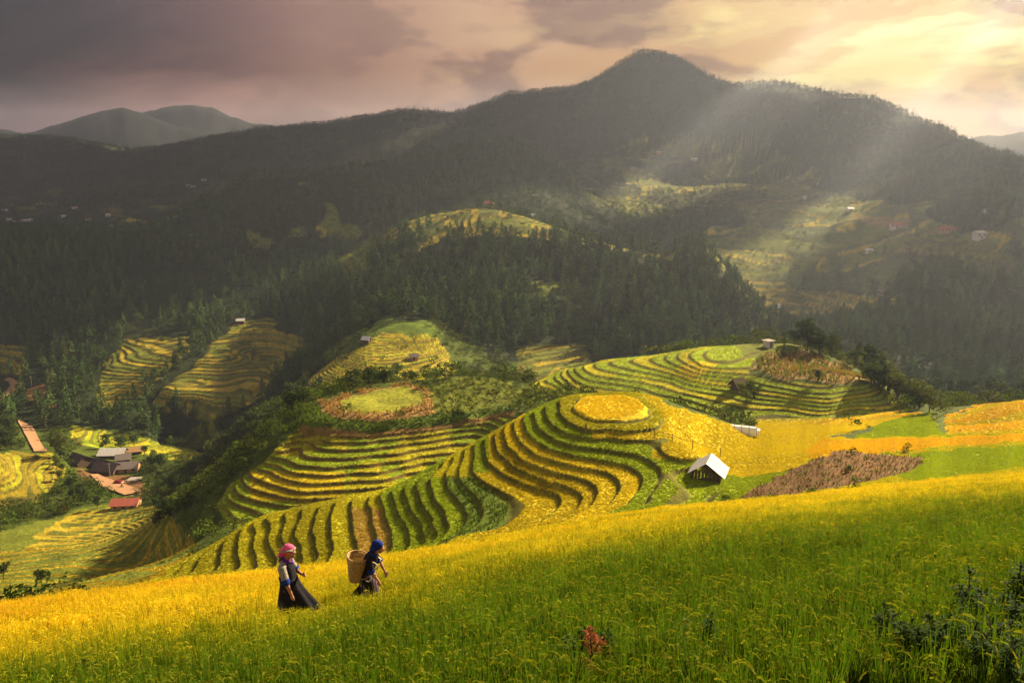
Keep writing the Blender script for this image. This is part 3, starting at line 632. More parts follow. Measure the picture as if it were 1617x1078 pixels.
def scatter(name, coll, n_var, pts, tint, scale, label, ripe=None, tilt=.08, seed=0):
    r = np.random.default_rng(seed); n = len(pts)
    me = bpy.data.meshes.new(name); me.vertices.add(n); me.vertices.foreach_set('co', np.ascontiguousarray(pts, np.float32).ravel())
    def at_(nm, ty, dom, key, arr): a = me.attributes.new(nm, ty, 'POINT'); a.data.foreach_set(key, np.ascontiguousarray(arr).ravel())
    at_('tint', 'FLOAT_COLOR', 0, 'color', np.c_[tint, np.ones(n)].astype(np.float32)); at_('idx', 'INT', 0, 'value', r.integers(0, n_var, n).astype(np.int32))
    at_('rot', 'FLOAT_VECTOR', 0, 'vector', np.c_[r.normal(0, tilt, n), r.normal(0, tilt, n), r.uniform(0, 6.28, n)].astype(np.float32))
    sc_ = np.asarray(scale); sc_ = np.repeat(sc_[:, None], 3, 1) if sc_.ndim == 1 else sc_
    at_('scl', 'FLOAT_VECTOR', 0, 'vector', sc_.astype(np.float32)); at_('ripe', 'FLOAT', 0, 'value', (np.zeros(n) if ripe is None else ripe).astype(np.float32))
    o = link(bpy.data.objects.new(name, me)); md = o.modifiers.new('plants', 'NODES')
    g = bpy.data.node_groups.new(name, 'GeometryNodeTree'); g.interface.new_socket('Geometry', in_out='INPUT', socket_type='NodeSocketGeometry'); g.interface.new_socket('Geometry', in_out='OUTPUT', socket_type='NodeSocketGeometry')
    N = g.nodes; i = N.new('NodeGroupInput'); q = N.new('NodeGroupOutput'); ip = N.new('GeometryNodeInstanceOnPoints'); ci = N.new('GeometryNodeCollectionInfo')
    ci.inputs[0].default_value = coll; ci.inputs[1].default_value = True; ci.inputs[2].default_value = True; ip.inputs['Pick Instance'].default_value = True
    def na(nm, ty): a = N.new('GeometryNodeInputNamedAttribute'); a.data_type = ty; a.inputs[0].default_value = nm; return a.outputs[0]
    g.links.new(i.outputs[0], ip.inputs['Points']); g.links.new(ci.outputs[0], ip.inputs['Instance']); g.links.new(na('idx', 'INT'), ip.inputs['Instance Index'])
    e2r = N.new('FunctionNodeEulerToRotation'); g.links.new(na('rot', 'FLOAT_VECTOR'), e2r.inputs[0]); g.links.new(e2r.outputs[0], ip.inputs['Rotation'])
    g.links.new(na('scl', 'FLOAT_VECTOR'), ip.inputs['Scale']); g.links.new(ip.outputs[0], q.inputs[0]); md.node_group = g
    kind(o, 'stuff', label); return o
# visibility along each column of the grid
GEL = ZT / Y2; CM = np.maximum.accumulate(GEL, axis=0); CM = np.vstack([CM[:1] - 1, CM[:-1]])
def sample(mask, density, tall=1.0, seed=1, vis=True):
    """random points on the ground cells of a mask; density in plants per square metre"""
    r = np.random.default_rng(seed); m = mask.copy(); m[-1] = False; m[:, -1] = False; m[:, 0] = False
    if vis: m &= (GEL + tall / Y2) >= CM - .002
    dy = np.gradient(np.exp(WG))[:, None]; dx = np.gradient(UG)[None] * Y2; dens = density if np.ndim(density) else np.full(Y2.shape, density, float)
    ex = np.where(m, dens * dy * dx, 0); n = r.poisson(ex); i, j = np.nonzero(n); k = n[i, j]; i = np.repeat(i, k); j = np.repeat(j, k)
    a, b = r.random(len(i)) - .5, r.random(len(i)) - .5
    w = WG[i] + a * np.gradient(WG)[i]; u = UG[j] + b * np.gradient(UG)[j]; y = np.exp(w); x = u * y
    return np.c_[x, y, H(x, y)], i, j
# --- foreground rice
FGM = blur(FG, 1) > .5
dens = np.interp(Y2, [4, 10, 16, 30, 62], [66, 58, 48, 34, 25]) * (PY < 1500) * ((UG > -.85) & (UG < 1.3))[None]
rp, ri, rj = sample(FGM & (Y2 > 3.8), dens, 1, 2, False)
rpx, rpy = project(rp[:, 0], rp[:, 1], rp[:, 2] + .35)
gl = np.interp(rpx, [-200, 0, 250, 450, 640, 900, 1000, 1250, 1617, 1900], [1062, 1040, 1004, 982, 938, 872, 850, 818, 778, 750])
ripe = .56 + (gl - rpy) / np.interp(rpx, [0, 600, 1000, 1617], [110, 110, 80, 55]) + .22 * fnoise(rp[:, 0] / 1.6, rp[:, 1] / 1.6, 71, 3) + RNG.normal(0, .12, len(rp))
am = np.interp(rpx, [0, 420, 650, 1000, 1400, 1617], [.93, .82, .64, .62, .70, .74]); ripe = np.clip(ripe, .04, 1) * am + np.clip(ripe * .1, 0, .05)
ripe = np.clip(ripe + .18 * fnoise(rp[:, 0] / 5, rp[:, 1] / 5, 72, 2) - .05, .02, 1)
tn = np.ones((len(rp), 3)) * (1 + .22 * fnoise(rp[:, 0] / 2.2, rp[:, 1] / 2.2, 73, 3))[:, None]
sclr = RNG.uniform(.72, 1.15, len(rp)) * (1 + .15 * fnoise(rp[:, 0] / 1.1, rp[:, 1] / 1.1, 74, 2))
for qx, qy in ((461, 986), (586, 962)):                # the walkers have trodden the crop down
    a_, y_, z_ = ray(qx, qy); D_ = np.linspace(8, 20, 600); k_ = np.argmax(z_ / y_ * D_ <= H(a_ / y_ * D_, D_)); cx_, cy_ = a_ / y_ * D_[k_], D_[k_]
    d_ = np.hypot((rp[:, 0] - cx_ - .1) / 1.2, rp[:, 1] - cy_ + .35); sclr *= .45 + .55 * sstep(d_, .35, .95)
lod = np.digitize(rp[:, 1], [13, 28])
for l, (nl, npan, wd, sg, lb) in enumerate([(30, 4, .0075, 4, 'near rice plants, green with drooping grain heads'), (20, 4, .0100, 3, 'rice of the middle of the near slope round the walkers'), (12, 3, .0150, 3, 'golden rice along the far edge of the near slope')]):
    q = lod == l; C_ = proto('rice_plant_%d' % l, [rice_clump(nl, npan, .52, wd, 100 + 20 * l + i, sg).mesh('rice', M_RICEP) for i in range(7)])
    sw_ = sclr[q] * (1.0, 1.0, 1.15)[l]; scatter('rice_crop', C_, 7, rp[q], tn[q], np.c_[sw_, sw_, sclr[q] * (1, 1.04, 1.1)[l]], lb, ripe[q], seed=l)
# --- short rice on the terraces
def tuft(n, h, rad, seed):
    r = random.Random(seed); b = MB()
    for i in range(n):
        a = r.uniform(0, 6.28); d = Vector((math.cos(a), math.sin(a), 0)); p = d * rad * r.random() ** .5; s = Vector((-d.y, d.x, 0)) * r.uniform(.02, .045); hh = h * r.uniform(.6, 1.1); e = d * r.uniform(0, .4) * hh
        b.add([p - s, p + s, p + e * .5 + Vector((0, 0, hh)) + s * .7, p + e * 1.3 + Vector((0, 0, hh * .92)) - s * .4], [(0, 1, 2, 3)], [.5, .5, .85, .9])
    return b
TUFT = proto('rice_tuft', [tuft(11, .11, .10, 200 + i).mesh('tuft', M_TUFT) for i in range(5)])
crop = np.isin(CLS, ['rice', 'lime', 'gold', 'amber', 'oldgold', 'straw']) & (RIS < .25) & ~FG
td = np.interp(Y2, [55, 75, 110, 150, 200, 230], [30, 26, 18, 7, 3, 2])
tp, ti, tj = sample(crop & (Y2 > 40) & (Y2 < 225) & (np.abs(UG) < .95)[None], td, .5, 3)
ts = RNG.uniform(.75, 1.2, len(tp)) * np.interp(tp[:, 1], [60, 110, 200], [.9, 1.1, 1.6])
scatter('terrace_rice', TUFT, 5, tp, TINT[ti, tj] * 1.12 * RNG.uniform(.93, 1.07, (len(tp), 1)), np.c_[ts, ts, ts * np.interp(tp[:, 1], [60, 110, 200], [1, .95, .65])], 'short rice standing on the treads of the terraces')
# --- maize and weeds
MAIZE = proto('maize_plant', [rice_clump(11, 0, 1.5, .055, 300 + i, 3).mesh('maize', M_TUFT) for i in range(4)])
mz, mi_, mj = sample(np.isin(CLS, ['corn', 'veg', 'earth', 'rim']) & (RIS < .5) & (Y2 > 55) & (Y2 < 225), np.where(CLS == 'earth', 4.5, np.where(Y2 < 110, 3.2, 1.3)), 1.2, 4)
cl = CLS[mi_, mj]; ms = np.where(cl == 'earth', RNG.uniform(.08, .32, len(mz)), np.where(mz[:, 1] < 110, RNG.uniform(.3, .5, len(mz)), RNG.uniform(.55, 1.0, len(mz))))
scatter('maize_crop', MAIZE, 4, mz, np.where(RNG.random((len(mz), 1)) < np.where((cl == 'veg') | (cl == 'rim'), .0, np.where(mz[:, 1] > 110, np.where(mz[:, 0] > 30, .42, .16), .38))[:, None], np.array([[.10, .15, .015]]), TINT[mi_, mj] * np.where(cl == 'earth', RNG.choice([.6, 1.1, 1.7], len(mz)), 1.2)[:, None]), np.c_[ms * 1.3, ms * 1.3, ms], 'dry and green maize stalks on the knolls', tilt=.15)
# --- woods
PINES = [conifer(12, 2.5, 150, 400 + i) for i in range(5)] + [broadleaf(10, 3.4, 200, 420 + i, .2) for i in range(2)]
WOODC = proto('wood_tree', [c[1].mesh('crown', M_PINE) for c in PINES])
WOODL = proto('wood_tree_small', [conifer(12, 3.2, 70, 440 + i, .03)[1].mesh('crown', M_PINE) for i in range(2)] + [broadleaf(9.5, 4, 100, 450 + i, .06)[1].mesh('crown', M_PINE) for i in range(3)])
dn = fnoise(X2 / 90, Y2 / 90, 81, 3)
wood = np.isin(CLS, ['floor', 'far', 'dim'])
clear = np.where(CLS == 'dim', .10, 1.0) * np.where((CLS == 'floor') & (Y2 > 560) & (dn < -.42), .25, 1)
clear = clear * np.where((Y2 > 1000) & (PY > 285), .5, 1) * np.clip(1 + 1.1 * fnoise(X2 / 60, Y2 / 60, 84, 3), .15, 2.2)
KEEP_ = [[(22,655),(60,655),(90,722),(40,726)], [(-30,592),(45,596),(48,625),(20,640),(-30,655)]]
def ttint(n, base, jit=.3, seed=0):
    r = np.random.default_rng(seed); return np.array(base)[None] * (1 + r.uniform(-jit, jit, (n, 1))) * (1 + r.uniform(-.15, .15, (n, 3)))
RDM = np.zeros(Y2.shape, bool)
for k_ in KEEP_: RDM |= inpoly(k_, PX, PY) & (Y2 > 250)
wood &= ~RDM
w1, i1, j1 = sample(wood & (Y2 > 224) & (Y2 < 760), clear / np.interp(Y2, [230, 500, 760], [17, 22, 30]), 14, 5)
p1x, p1y = project(w1[:, 0], w1[:, 1], w1[:, 2] + 6)
w2, i2, j2 = sample(wood & (Y2 >= 760) & (Y2 < 1500), clear / np.interp(Y2, [760, 1500], [34, 60]), 14, 6)
w3, i3, j3 = sample(wood & (Y2 >= 1500) & (Y2 < 3000), clear / 85, 16, 7)
GREEN = (.052, .086, .020)
scatter('mountain_wood', WOODL, 5, w3, ttint(len(w3), (.034, .048, .018), .3, 3), RNG.uniform(.45, 1.35, len(w3)) * (1 + .35 * fnoise(w3[:, 0] / 45, w3[:, 1] / 45, 85, 2)), 'distant trees covering the mountain ridge')
scatter('ridge_wood', WOODL, 5, w2, ttint(len(w2), GREEN, .35, 4) * (1 + .45 * fnoise(w2[:, 0] / 60, w2[:, 1] / 60, 87, 3))[:, None], RNG.uniform(.5, 1.25, len(w2)), 'dark wood on the ridge beyond the valley')
# the nearest trees of the woods stand as trees of their own; the rest is one mass
near_i = np.argsort(w1[:, 1] + np.where((p1x < 0) | (p1x > 1617), 1e6, 0))[:150]
pick = np.zeros(len(w1), bool); pick[near_i] = True
rest = w1[~pick]; scatter('valley_wood', WOODC, 7, rest, ttint(len(rest), GREEN, .4, 5) * (1 + .45 * fnoise(rest[:, 0] / 40, rest[:, 1] / 40, 86, 3))[:, None], RNG.uniform(.6, 1.35, len(rest)), 'dense dark wood of pines across the valley')
BUSH = proto('bush', [broadleaf(2.4, 1.5, 70, 460 + i, .05, 5)[1].mesh('bush', M_LEAF) for i in range(5)])
scr = np.isin(CLS, ['scrub']) & (Y2 > 45) & (Y2 < 430) & (REG == 0)
bd = np.where(Y2 < 110, .05, .10) * (1 + .9 * fnoise(X2 / 18, Y2 / 18, 82, 2))
bp_, bi, bj = sample(scr & (free > .8), np.maximum(bd, 0), 2, 8)
KEEP = [[(112,712),(150,706),(205,708),(225,722),(222,752),(230,775),(228,786),(198,792),(180,786),(140,764),(112,745)], [(22,655),(60,655),(90,722),(40,726)], [(-30,592),(45,596),(48,625),(20,640),(-30,655)]]
qx, qy = project(*bp_.T); kk = np.ones(len(bp_), bool)
for k_ in KEEP: kk &= ~(inpoly(k_, qx, qy) & (bp_[:, 1] > 250))
bp_ = bp_[kk]
bp2, bi2, bj2 = sample((CLS == 'meadow') & (Y2 > 150) & (Y2 < 215) & (PX > 660) & (PX < 860), .35, 2, 9)
bp3, bi3, bj3 = sample(np.isin(CLS, ['dim', 'meadow', 'oldgold']) & (Y2 > 330) & (Y2 < 1300), .0075 * (1 + fnoise(X2 / 40, Y2 / 40, 83, 2)), 2, 10)
bb = np.r_[bp_, bp2, bp3]; bs = np.r_[RNG.uniform(.4, 1.7, len(bp_)) * np.interp(bp_[:, 1], [45, 110, 250], [.4, .8, 1.5]), RNG.uniform(.35, .9, len(bp2)), RNG.uniform(.8, 2.4, len(bp3))]
scatter('scrub', BUSH, 5, bb, ttint(len(bb), (.066, .092, .013), .45, 6), bs, 'bushes and scrub on the uncultivated slopes')
print('COUNTS rice', len(rp), 'tuft', len(tp), 'maize', len(mz), 'wood', len(w1), len(w2), len(w3), 'bush', len(bb))
# ------------------------------------------------------------------ far mountains, road, single trees
def far_range(name, pts, D, label, seed, depth=700, base=-160):
    px = np.linspace(pts[0][0], pts[-1][0], 220); py = np.interp(px, [p[0] for p in pts], [p[1] for p in pts])
    rowsY = np.r_[np.linspace(-1.6, 0, 16), np.linspace(.15, 1, 5)]; V = []
    for k in rowsY:
        y = D + k * depth; top = np.array([at(a, b, D)[2] for a, b in zip(px, py)]); x = np.array([at(a, b, D)[0] for a, b in zip(px, py)])
        nz = fnoise(x / 260 + seed, np.full_like(x, y / 260), seed, 4)
        f = max(0, 1 - abs(k) / 1.6) ** 1.15 if k <= 0 else (1 - k) ** 1.3
        z = base + (top - base) * f + nz * 60 * (1 - f) * f * 3 + nz * 7 + fnoise(x / 30, x * 0, seed + 1, 2) * 5 * (f > .9)
        V.append(np.stack([x * y / D if k < 0 else x, np.full_like(x, y), z], -1))
    V = np.array(V); n = V.shape[1]; i, j = np.meshgrid(np.arange(len(rowsY) - 1), np.arange(n - 1), indexing='ij'); b = i * n + j
    T_ = np.tile(np.array((.010, .014, .016)), (V.shape[0] * n, 1))
    o = link(bpy.data.objects.new(name, mesh_np(name, V.reshape(-1, 3), np.stack([b, b + 1, b + n + 1, b + n], -1).reshape(-1, 4), T_, M_FAR, True))); kind(o, 'structure', label)
far_range('mountain', [(-400,240),(-100,205),(0,204),(40,210),(80,200),(125,187),(160,176),(195,171),(225,180),(250,190),(300,205),(380,225),(460,240)], 3500, 'hazy double-humped mountain at the far left behind the ridge', 3)
far_range('mountain', [(60,215),(160,196),(220,178),(270,168),(305,166),(335,170),(365,184),(395,194),(425,196),(460,205),(560,225)], 3950, 'paler far mountain behind the double-humped one', 5)
far_range('mountain', [(1440,250),(1490,228),(1525,220),(1560,213),(1590,214),(1640,203),(1800,180),(2100,200)], 3500, 'far mountain at the right edge under the bright sky', 8)
def hit(px, py, D0=3.0, D1=3200):
    """first ground point seen through a pixel"""
    D = np.exp(np.linspace(math.log(D0), math.log(D1), 5000)); a, yy, zz = ray(px, py); x = a / yy * D; z = zz / yy * D
    g = H(np.clip(x, -1.24 * D, 1.29 * D), D); k = np.argmax(z <= g); return Vector((x[k], D[k], float(g[k])))
def gz(x, y): return float(H(np.array([x]), np.array([y]))[0])
M_ROAD = mat_plain('pale orange dirt', (.36, .20, .105), .95, .45, .32)
def road(pairs, label):
    L_ = [hit(*a) for a, b in pairs]; R_ = [hit(*b) for a, b in pairs]; vs = []; fs = []; m = 7; k = 0; rr_ = random.Random(len(label))
    for i in range(len(pairs) - 1):
        for s in np.linspace(0, 1, 8, endpoint=(i == len(pairs) - 2)):
            l = L_[i].lerp(L_[i + 1], s); r = R_[i].lerp(R_[i + 1], s); c = []; w_ = r - l; l = l - w_ * rr_.uniform(-.01, .04); r = r + w_ * rr_.uniform(-.01, .04)
            for j in range(m):
                q = l.lerp(r, j / (m - 1)); c.append((q.x, q.y, max(gz(q.x, q.y), gz(q.x, q.y + 1.5), gz(q.x, q.y - 1.5)) + .35))
            vs += c; k += 1
    for i in range(k - 1):
        for j in range(m - 1): fs.append((i * m + j, i * m + j + 1, (i + 1) * m + j + 1, (i + 1) * m + j))
    me = bpy.data.meshes.new('dirt_road'); me.from_pydata(vs, [], fs); me.materials.append(M_ROAD); me.polygons.foreach_set('use_smooth', [True] * len(fs))
    kind(link(bpy.data.objects.new('dirt_road', me)), 'structure', label)
road([((6,602.5),(12,601)),((15,607),(25,604)),((17,611),(35,608)),((12,616.5),(34,613)),((6,621),(22,621)),((0,625),(8,629)),((-10,630),(-2,637))], 'bend of orange dirt road at the upper left')
road([((28,666),(33,664.5)),((36,679),(51,674)),((43,692),(60,691)),((50,706),(68,706)),((54,714),(75,714))], 'straight orange dirt road beside the curved terraces')
road([((143,750),(155,750)),((160,768),(180,760)),((185,778),(205,769)),((198,783),(228,777))], 'orange dirt road in front of the village houses')
# --- single trees: one prototype of each kind, then copies
def tree_proto(kindname, builder, mleaf):
    tr, cr = builder; return tr.mesh(kindname + '_trunk', M_BARK), cr, mleaf
PROT = {}
for i in range(4): PROT['pine', i] = conifer(12, 2.5, 190, 500 + i)
for i in range(4): PROT['leafy', i] = broadleaf(9, 3.8, 380, 520 + i, .16)
for i in range(2): PROT['slim', i] = conifer(12, 1.2, 120, 540 + i, .03)
TM = {}
def tree_mesh(k, i, tone):
    key = (k, i, tone)
    if key not in TM:
        tr, cr = PROT[k, i]; me = cr.mesh(k + '_crown', M_PINE_O if k != 'leafy' else M_LEAF_O); c = {'dark': (.034, .055, .014), 'mid': (.050, .078, .016), 'olive': (.085, .105, .020), 'light': (.13, .17, .025)}[tone]
        a = me.attributes.new('tint', 'FLOAT_COLOR', 'POINT'); a.data.foreach_set('color', np.tile((*c, 1), len(me.vertices)))
        if ('t', k, i) not in TM: TM['t', k, i] = tr.mesh(k + '_trunk', M_BARK)
        TM[key] = (TM['t', k, i], me)
    return TM[key]
NAME = {'pine': 'pine_tree', 'leafy': 'broadleaf_tree', 'slim': 'slim_tree'}
def tree(loc, k, h, tone, label, group, rnd):
    i = rnd.randrange({'pine': 4, 'leafy': 4, 'slim': 2}[k]); t, c = tree_mesh(k, i, tone); s = h / (9 if k == 'leafy' else 12)
    r = empty(NAME[k], tuple(loc), rnd.uniform(0, 6.28)); r.scale = (s * rnd.uniform(.9, 1.15), s * rnd.uniform(.9, 1.15), s); tag(r, label, 'tree', group)
    link(bpy.data.objects.new('trunk', t), r); link(bpy.data.objects.new('crown', c), r); return r
rt = random.Random(33)
NT_ = [0]
def clump(pts, k, h, tones, label, group):
    for px, py in pts:
        p = hit(px, py); p.z -= .1; kk = k if isinstance(k, str) else rt.choice(k); tree(p, kk, rt.uniform(*h), rt.choice(tones), label[kk] if isinstance(label, dict) else label, group[kk] if isinstance(group, dict) else group, rt); NT_[0] += 1
def along(line, n, jx, jy):
    t = np.linspace(0, 1, n); d = np.linspace(0, 1, len(line)); return [(np.interp(a, d, [p[0] for p in line]) + rt.uniform(-jx, jx), np.interp(a, d, [p[1] for p in line]) + rt.uniform(-jy, jy)) for a in t]
clump(along([(1268,546),(1295,552),(1325,560),(1350,574),(1375,594)], 48, 9, 8), ['pine', 'leafy', 'leafy', 'leafy'], (5.5, 9.5), ['dark', 'dark', 'mid'], {'pine': 'dark pine in the grove on the hill edge below the mast', 'leafy': 'dark broadleaf tree in the grove on the hill edge below the mast'}, 'grove on the edge of the mast hill')
clump(along([(1378,606),(1400,620),(1430,634),(1462,645)], 40, 9, 7), 'leafy', (4.5, 7.5), ['mid', 'olive', 'dark'], 'low bushy tree trailing down the right flank of the mast hill', 'bushy trees on the right flank of the mast hill')
clump([(1310,553)], 'leafy', (7, 7.2), ['light'], 'paler round tree in front of the dark grove below the mast', None)
clump([(1254,545)], 'leafy', (5, 5.2), ['dark'], 'small lone tree with a tuft crown left of the dark grove', None)
clump([(1237,566)], 'slim', (6.5, 6.8), ['dark'], 'slim dark tree on the corn field below the white hut', None)
clump([(1291,604)], 'leafy', (3.2, 3.4), ['dark'], 'little dark tree standing alone in the corn field', None)
clump([(1172,628),(1185,626),(1192,632),(1178,636),(1198,622)], 'leafy', (2.6, 4.2), ['mid', 'light'], 'bushy tree round the thatched hut below the corn field', 'trees round the thatched hut')
clump(along([(560,622),(600,606),(640,600),(570,606),(625,600),(660,600)], 13, 10, 5), 'leafy', (4, 8), ['dark', 'mid'], 'dark round tree behind the corn ringed knoll', 'trees behind the corn ringed knoll')
clump(along([(350,735),(380,700),(410,680),(440,655),(470,640),(500,618)], 40, 18, 12), ['leafy', 'leafy', 'pine'], (4, 8.5), ['dark', 'mid', 'dark'], {'pine': 'dark pine in the gully left of the corn knoll', 'leafy': 'dark broadleaf tree in the gully left of the corn knoll'}, 'trees in the gully left of the corn knoll')
clump(along([(235,690),(270,690),(300,650),(265,655),(250,670)], 16, 22, 8), 'leafy', (6, 11), ['dark', 'mid'], 'dark tree at the foot of the sunny terraced slope', 'trees at the foot of the sunny terraces')
clump(along([(235,800),(270,780),(300,760),(330,735),(270,810),(250,830)], 20, 14, 10), 'leafy', (3, 6), ['dark', 'mid', 'olive'], 'bushy tree on the steep green flank above the valley fields', 'bushy trees on the steep green flank')
clump(along([(92,715),(88,735),(100,765),(120,785),(150,800)], 12, 6, 5) + along([(236,735),(250,760),(246,720),(150,706),(215,706)], 12, 6, 3), 'leafy', (4, 9), ['dark', 'mid', 'olive'], 'leafy tree in the village gardens', 'trees in the village gardens')
clump(along([(5,662),(12,690),(18,708),(5,700)], 8, 6, 6), 'leafy', (6, 10), ['mid', 'dark'], 'leafy tree at the left edge beside the dirt road', 'trees beside the dirt road')
clump([(95,722)], 'leafy', (12, 12.5), ['olive'], 'tall round tree left of the village roofs', None)
clump([(66,925)], 'leafy', (4.6, 4.8), ['mid'], 'small feathery tree in the shaded fields at the lower left', None)
clump([(6,915)], 'leafy', (4.2, 4.4), ['dark'], 'dark round bush at the left edge above the near rice', None)
# front row of the big woods, each tree its own
wlab = [(lambda x, y: x > 1330, 'dark tree in the wood on the right slope', 'front trees of the right wood'), (lambda x, y: x > 560, 'dark tree in the front of the wood in the middle of the valley', 'front trees of the middle wood'), (lambda x, y: True, 'dark tree in the lower edge of the wood on the left', 'front trees of the left wood')]
for q in w1[pick][:150]:
    x, y = project(q[0], q[1], q[2]); lb = next(l for l in wlab if l[0](x, y)); kk = 'pine' if rt.random() < .7 else 'leafy'
    tree(q, kk, rt.uniform(7, 13), rt.choice(['dark', 'dark', 'mid']), lb[1].replace('tree', 'pine' if kk == 'pine' else 'broadleaf tree'), lb[2].replace('trees', 'pines' if kk == 'pine' else 'broadleaf trees'), rt); NT_[0] += 1
print('COUNTS trees', NT_[0])
# ------------------------------------------------------------------ buildings, mast, fence, vehicles
M_TIN = mat_plain('white weathered tin', (.66, .64, .60), .55, 1.6, .34, .3); M_TIN2 = mat_plain('stained tin sheet', (.46, .38, .30), .6, 1.5, .35, .3); M_DARKROOF = mat_plain('dark slate roof', (.085, .062, .055), .85, 2, .35); M_GREYROOF = mat_plain('grey fibre cement roof', (.24, .20, .18), .85, 2, .25)
M_REDROOF = mat_plain('faded red sheet roof', (.42, .115, .08), .7, 1.0, .2); M_THATCH = mat_plain('brown thatch', (.10, .07, .045), .95, 8, .4); M_WOOD = mat_plain('weathered planks', (.105, .070, .048), .9, 6, .4, stretch=(1, 1, .15)); M_WALLW = mat_plain('whitewash', (.66, .60, .54), .9, 2, .12); M_WALLO = mat_plain('ochre plaster', (.45, .27, .13), .9, 2, .2)
M_GLASS = mat_plain('dark window glass', (.02, .022, .025), .2, spec=.5); M_STEEL = mat_plain('galvanised steel', (.16, .155, .15), .5, 3, .2, .4); M_PLASTIC = mat_plain('white plastic sheet', (.80, .80, .76), .45, 3, .07, .3); M_CONC = mat_plain('concrete', (.33, .29, .26), .9, 2, .2); M_POST = mat_plain('bamboo post', (.16, .11, .055), .9, 5, .3)
def slab(b, p, q, r, s, t, mi=0):
    """thick quad p q r s with thickness t downwards along its normal"""
    p, q, r, s = map(Vector, (p, q, r, s)); n = (q - p).cross(s - p).normalized() * t
    b.add([p, q, r, s, p - n, q - n, r - n, s - n], [(0, 1, 2, 3), (7, 6, 5, 4), (0, 4, 5, 1), (1, 5, 6, 2), (2, 6, 7, 3), (3, 7, 4, 0)], mi=mi)
def house(px, py, L_, Wd, wall, ridge, yaw, mroof, mwall, label, cat='house', group=None, name='house', win=3, detail=True, over=.6, D0=3, loc=None):
    p = loc if loc is not None else hit(px, py, D0); r = empty(name, (p.x, p.y, p.z - .1), yaw); tag(r, label, cat, group)
    b = MB(); x, y = L_ / 2, Wd / 2; lo = -2.0 if p.y > 120 else -.5
    b.box((-x, -y, lo), (x, y, wall)); b.add([(-x, -y, wall), (-x, y, wall), (-x, 0, ridge - .05), (x, -y, wall), (x, y, wall), (x, 0, ridge - .05)], [(0, 2, 1), (3, 4, 5), (0, 3, 5, 2), (1, 2, 5, 4)]); b.obj('wall', mwall, r)
    k = (ridge - wall) / y; e = over
    for s in (-1, 1):
        b = MB(); n = 1 if not detail else max(2, int(L_ / 1.1)); 
        for i in range(n):                             # roofing sheets lap one over the next
            a0 = -x - e + (L_ + 2 * e) * i / n; a1 = -x - e + (L_ + 2 * e) * (i + 1) / n + (.06 if i < n - 1 else 0); u = .02 + .025 * (i % 2)
            P4 = [(a0, s * (y + e), wall - k * e + u), (a1, s * (y + e), wall - k * e + u), (a1, 0, ridge + u), (a0, 0, ridge + u)]
            slab(b, *(P4 if s < 0 else P4[::-1]), .06)
        b.obj('roof', mroof, r)
    if detail:
        b = MB(); b.box((-.5, -y - .04, 0), (.5, -y + .02, min(2.1, wall - .15))); b.obj('door', M_WOOD if mwall is not M_WOOD else M_DARKROOF, r)
        for i in range(win):
            a = -x + (i + .5) * L_ / win
            if abs(a) < .9: continue
            b = MB(); b.box((a - .5, -y - .05, wall * .42), (a + .5, -y + .02, wall * .8)); f = b.obj('window', M_WOOD, r); b = MB(); b.box((a - .42, -y - .06, wall * .45), (a + .42, -y - .051, wall * .77)); b.obj('pane', M_GLASS, f)
    return r
# village by the road
house(180, 721, 11.5, 8, 2.6, 4.7, .06, M_TIN, M_WOOD, 'village house with a long bright white roof, behind the dark roofs')
house(127, 733, 8.5, 7.5, 2.6, 5.2, -.55, M_DARKROOF, M_WOOD, 'dark roofed wooden house at the left end of the village')
house(154, 738, 9.5, 6.5, 2.4, 4.7, -.35, M_DARKROOF, M_WOOD, 'low dark roofed house joined between two other dark roofs')
house(170, 746, 10.5, 7.5, 2.4, 4.9, -.12, M_DARKROOF, M_WOOD, 'dark roofed house nearest to the orange road')
house(201, 743, 10, 6.5, 2.5, 4.5, .20, M_GREYROOF, M_WALLO, 'house with a pale grey roof at the right end of the village')
house(196, 729, 6, 5, 2.4, 4.2, .35, M_GREYROOF, M_WOOD, 'small grey roofed shed behind the pale grey roof')
house(213, 716, 7, 5, 2.2, 3.6, .30, M_WALLO, M_WOOD, 'straw coloured low shed right of the long white roof', 'shed', name='shed')
house(200, 800, 9, 6, 2.2, 3.6, .10, M_REDROOF, M_WALLO, 'shed with a faded red roof below the orange road', 'shed', name='shed')
y0 = hit(212, 757); b = MB(); b.box((-2.6, -2.2, -1.5), (2.6, 2.2, .45)); o = b.obj('terrace_slab', M_CONC); o.location = y0; tag(o, 'grey concrete yard slab right of the village houses', 'yard slab')
# hut of the round hill: two roof planes of tin sheets over plank gables
hp = hit(1118, 752); hut = empty('field_hut', (hp.x, hp.y, hp.z), -.40); tag(hut, 'little field hut with a steep white tin roof beside the round terraced hill', 'hut')
GW, HL, EV, RG = 3.3, 3.3, .80, 1.95
for i in range(9):
    a = -GW / 2 + .28 + i * (GW - .56) / 8; hh = EV + (RG - EV) * (1 - abs(a) / (GW / 2)) - .15
    b = MB(); b.box((a - .125, -HL / 2 + .25, -.6), (a + .115, -HL / 2 + .29 + .02 * (i % 2), hh - (.25 if i in (2, 6) else 0))); b.obj('plank', M_WOOD, hut)
for s in (-1, 1):
    b = MB(); b.box((s * (GW / 2 - .28) - .04, -HL / 2 + .3, -.6), (s * (GW / 2 - .28) + .04, HL / 2 - .2, EV)); b.obj('side_wall', M_WOOD, hut)
b = MB(); b.box((-GW / 2 + .3, HL / 2 - .3, -.6), (GW / 2 - .3, HL / 2 - .24, EV)); b.obj('back_wall', M_WOOD, hut)
b = MB(); b.tube([(0, -HL / 2, RG - .1), (0, HL / 2, RG - .1)], .05, 6); b.obj('ridge_pole', M_WOOD, hut)
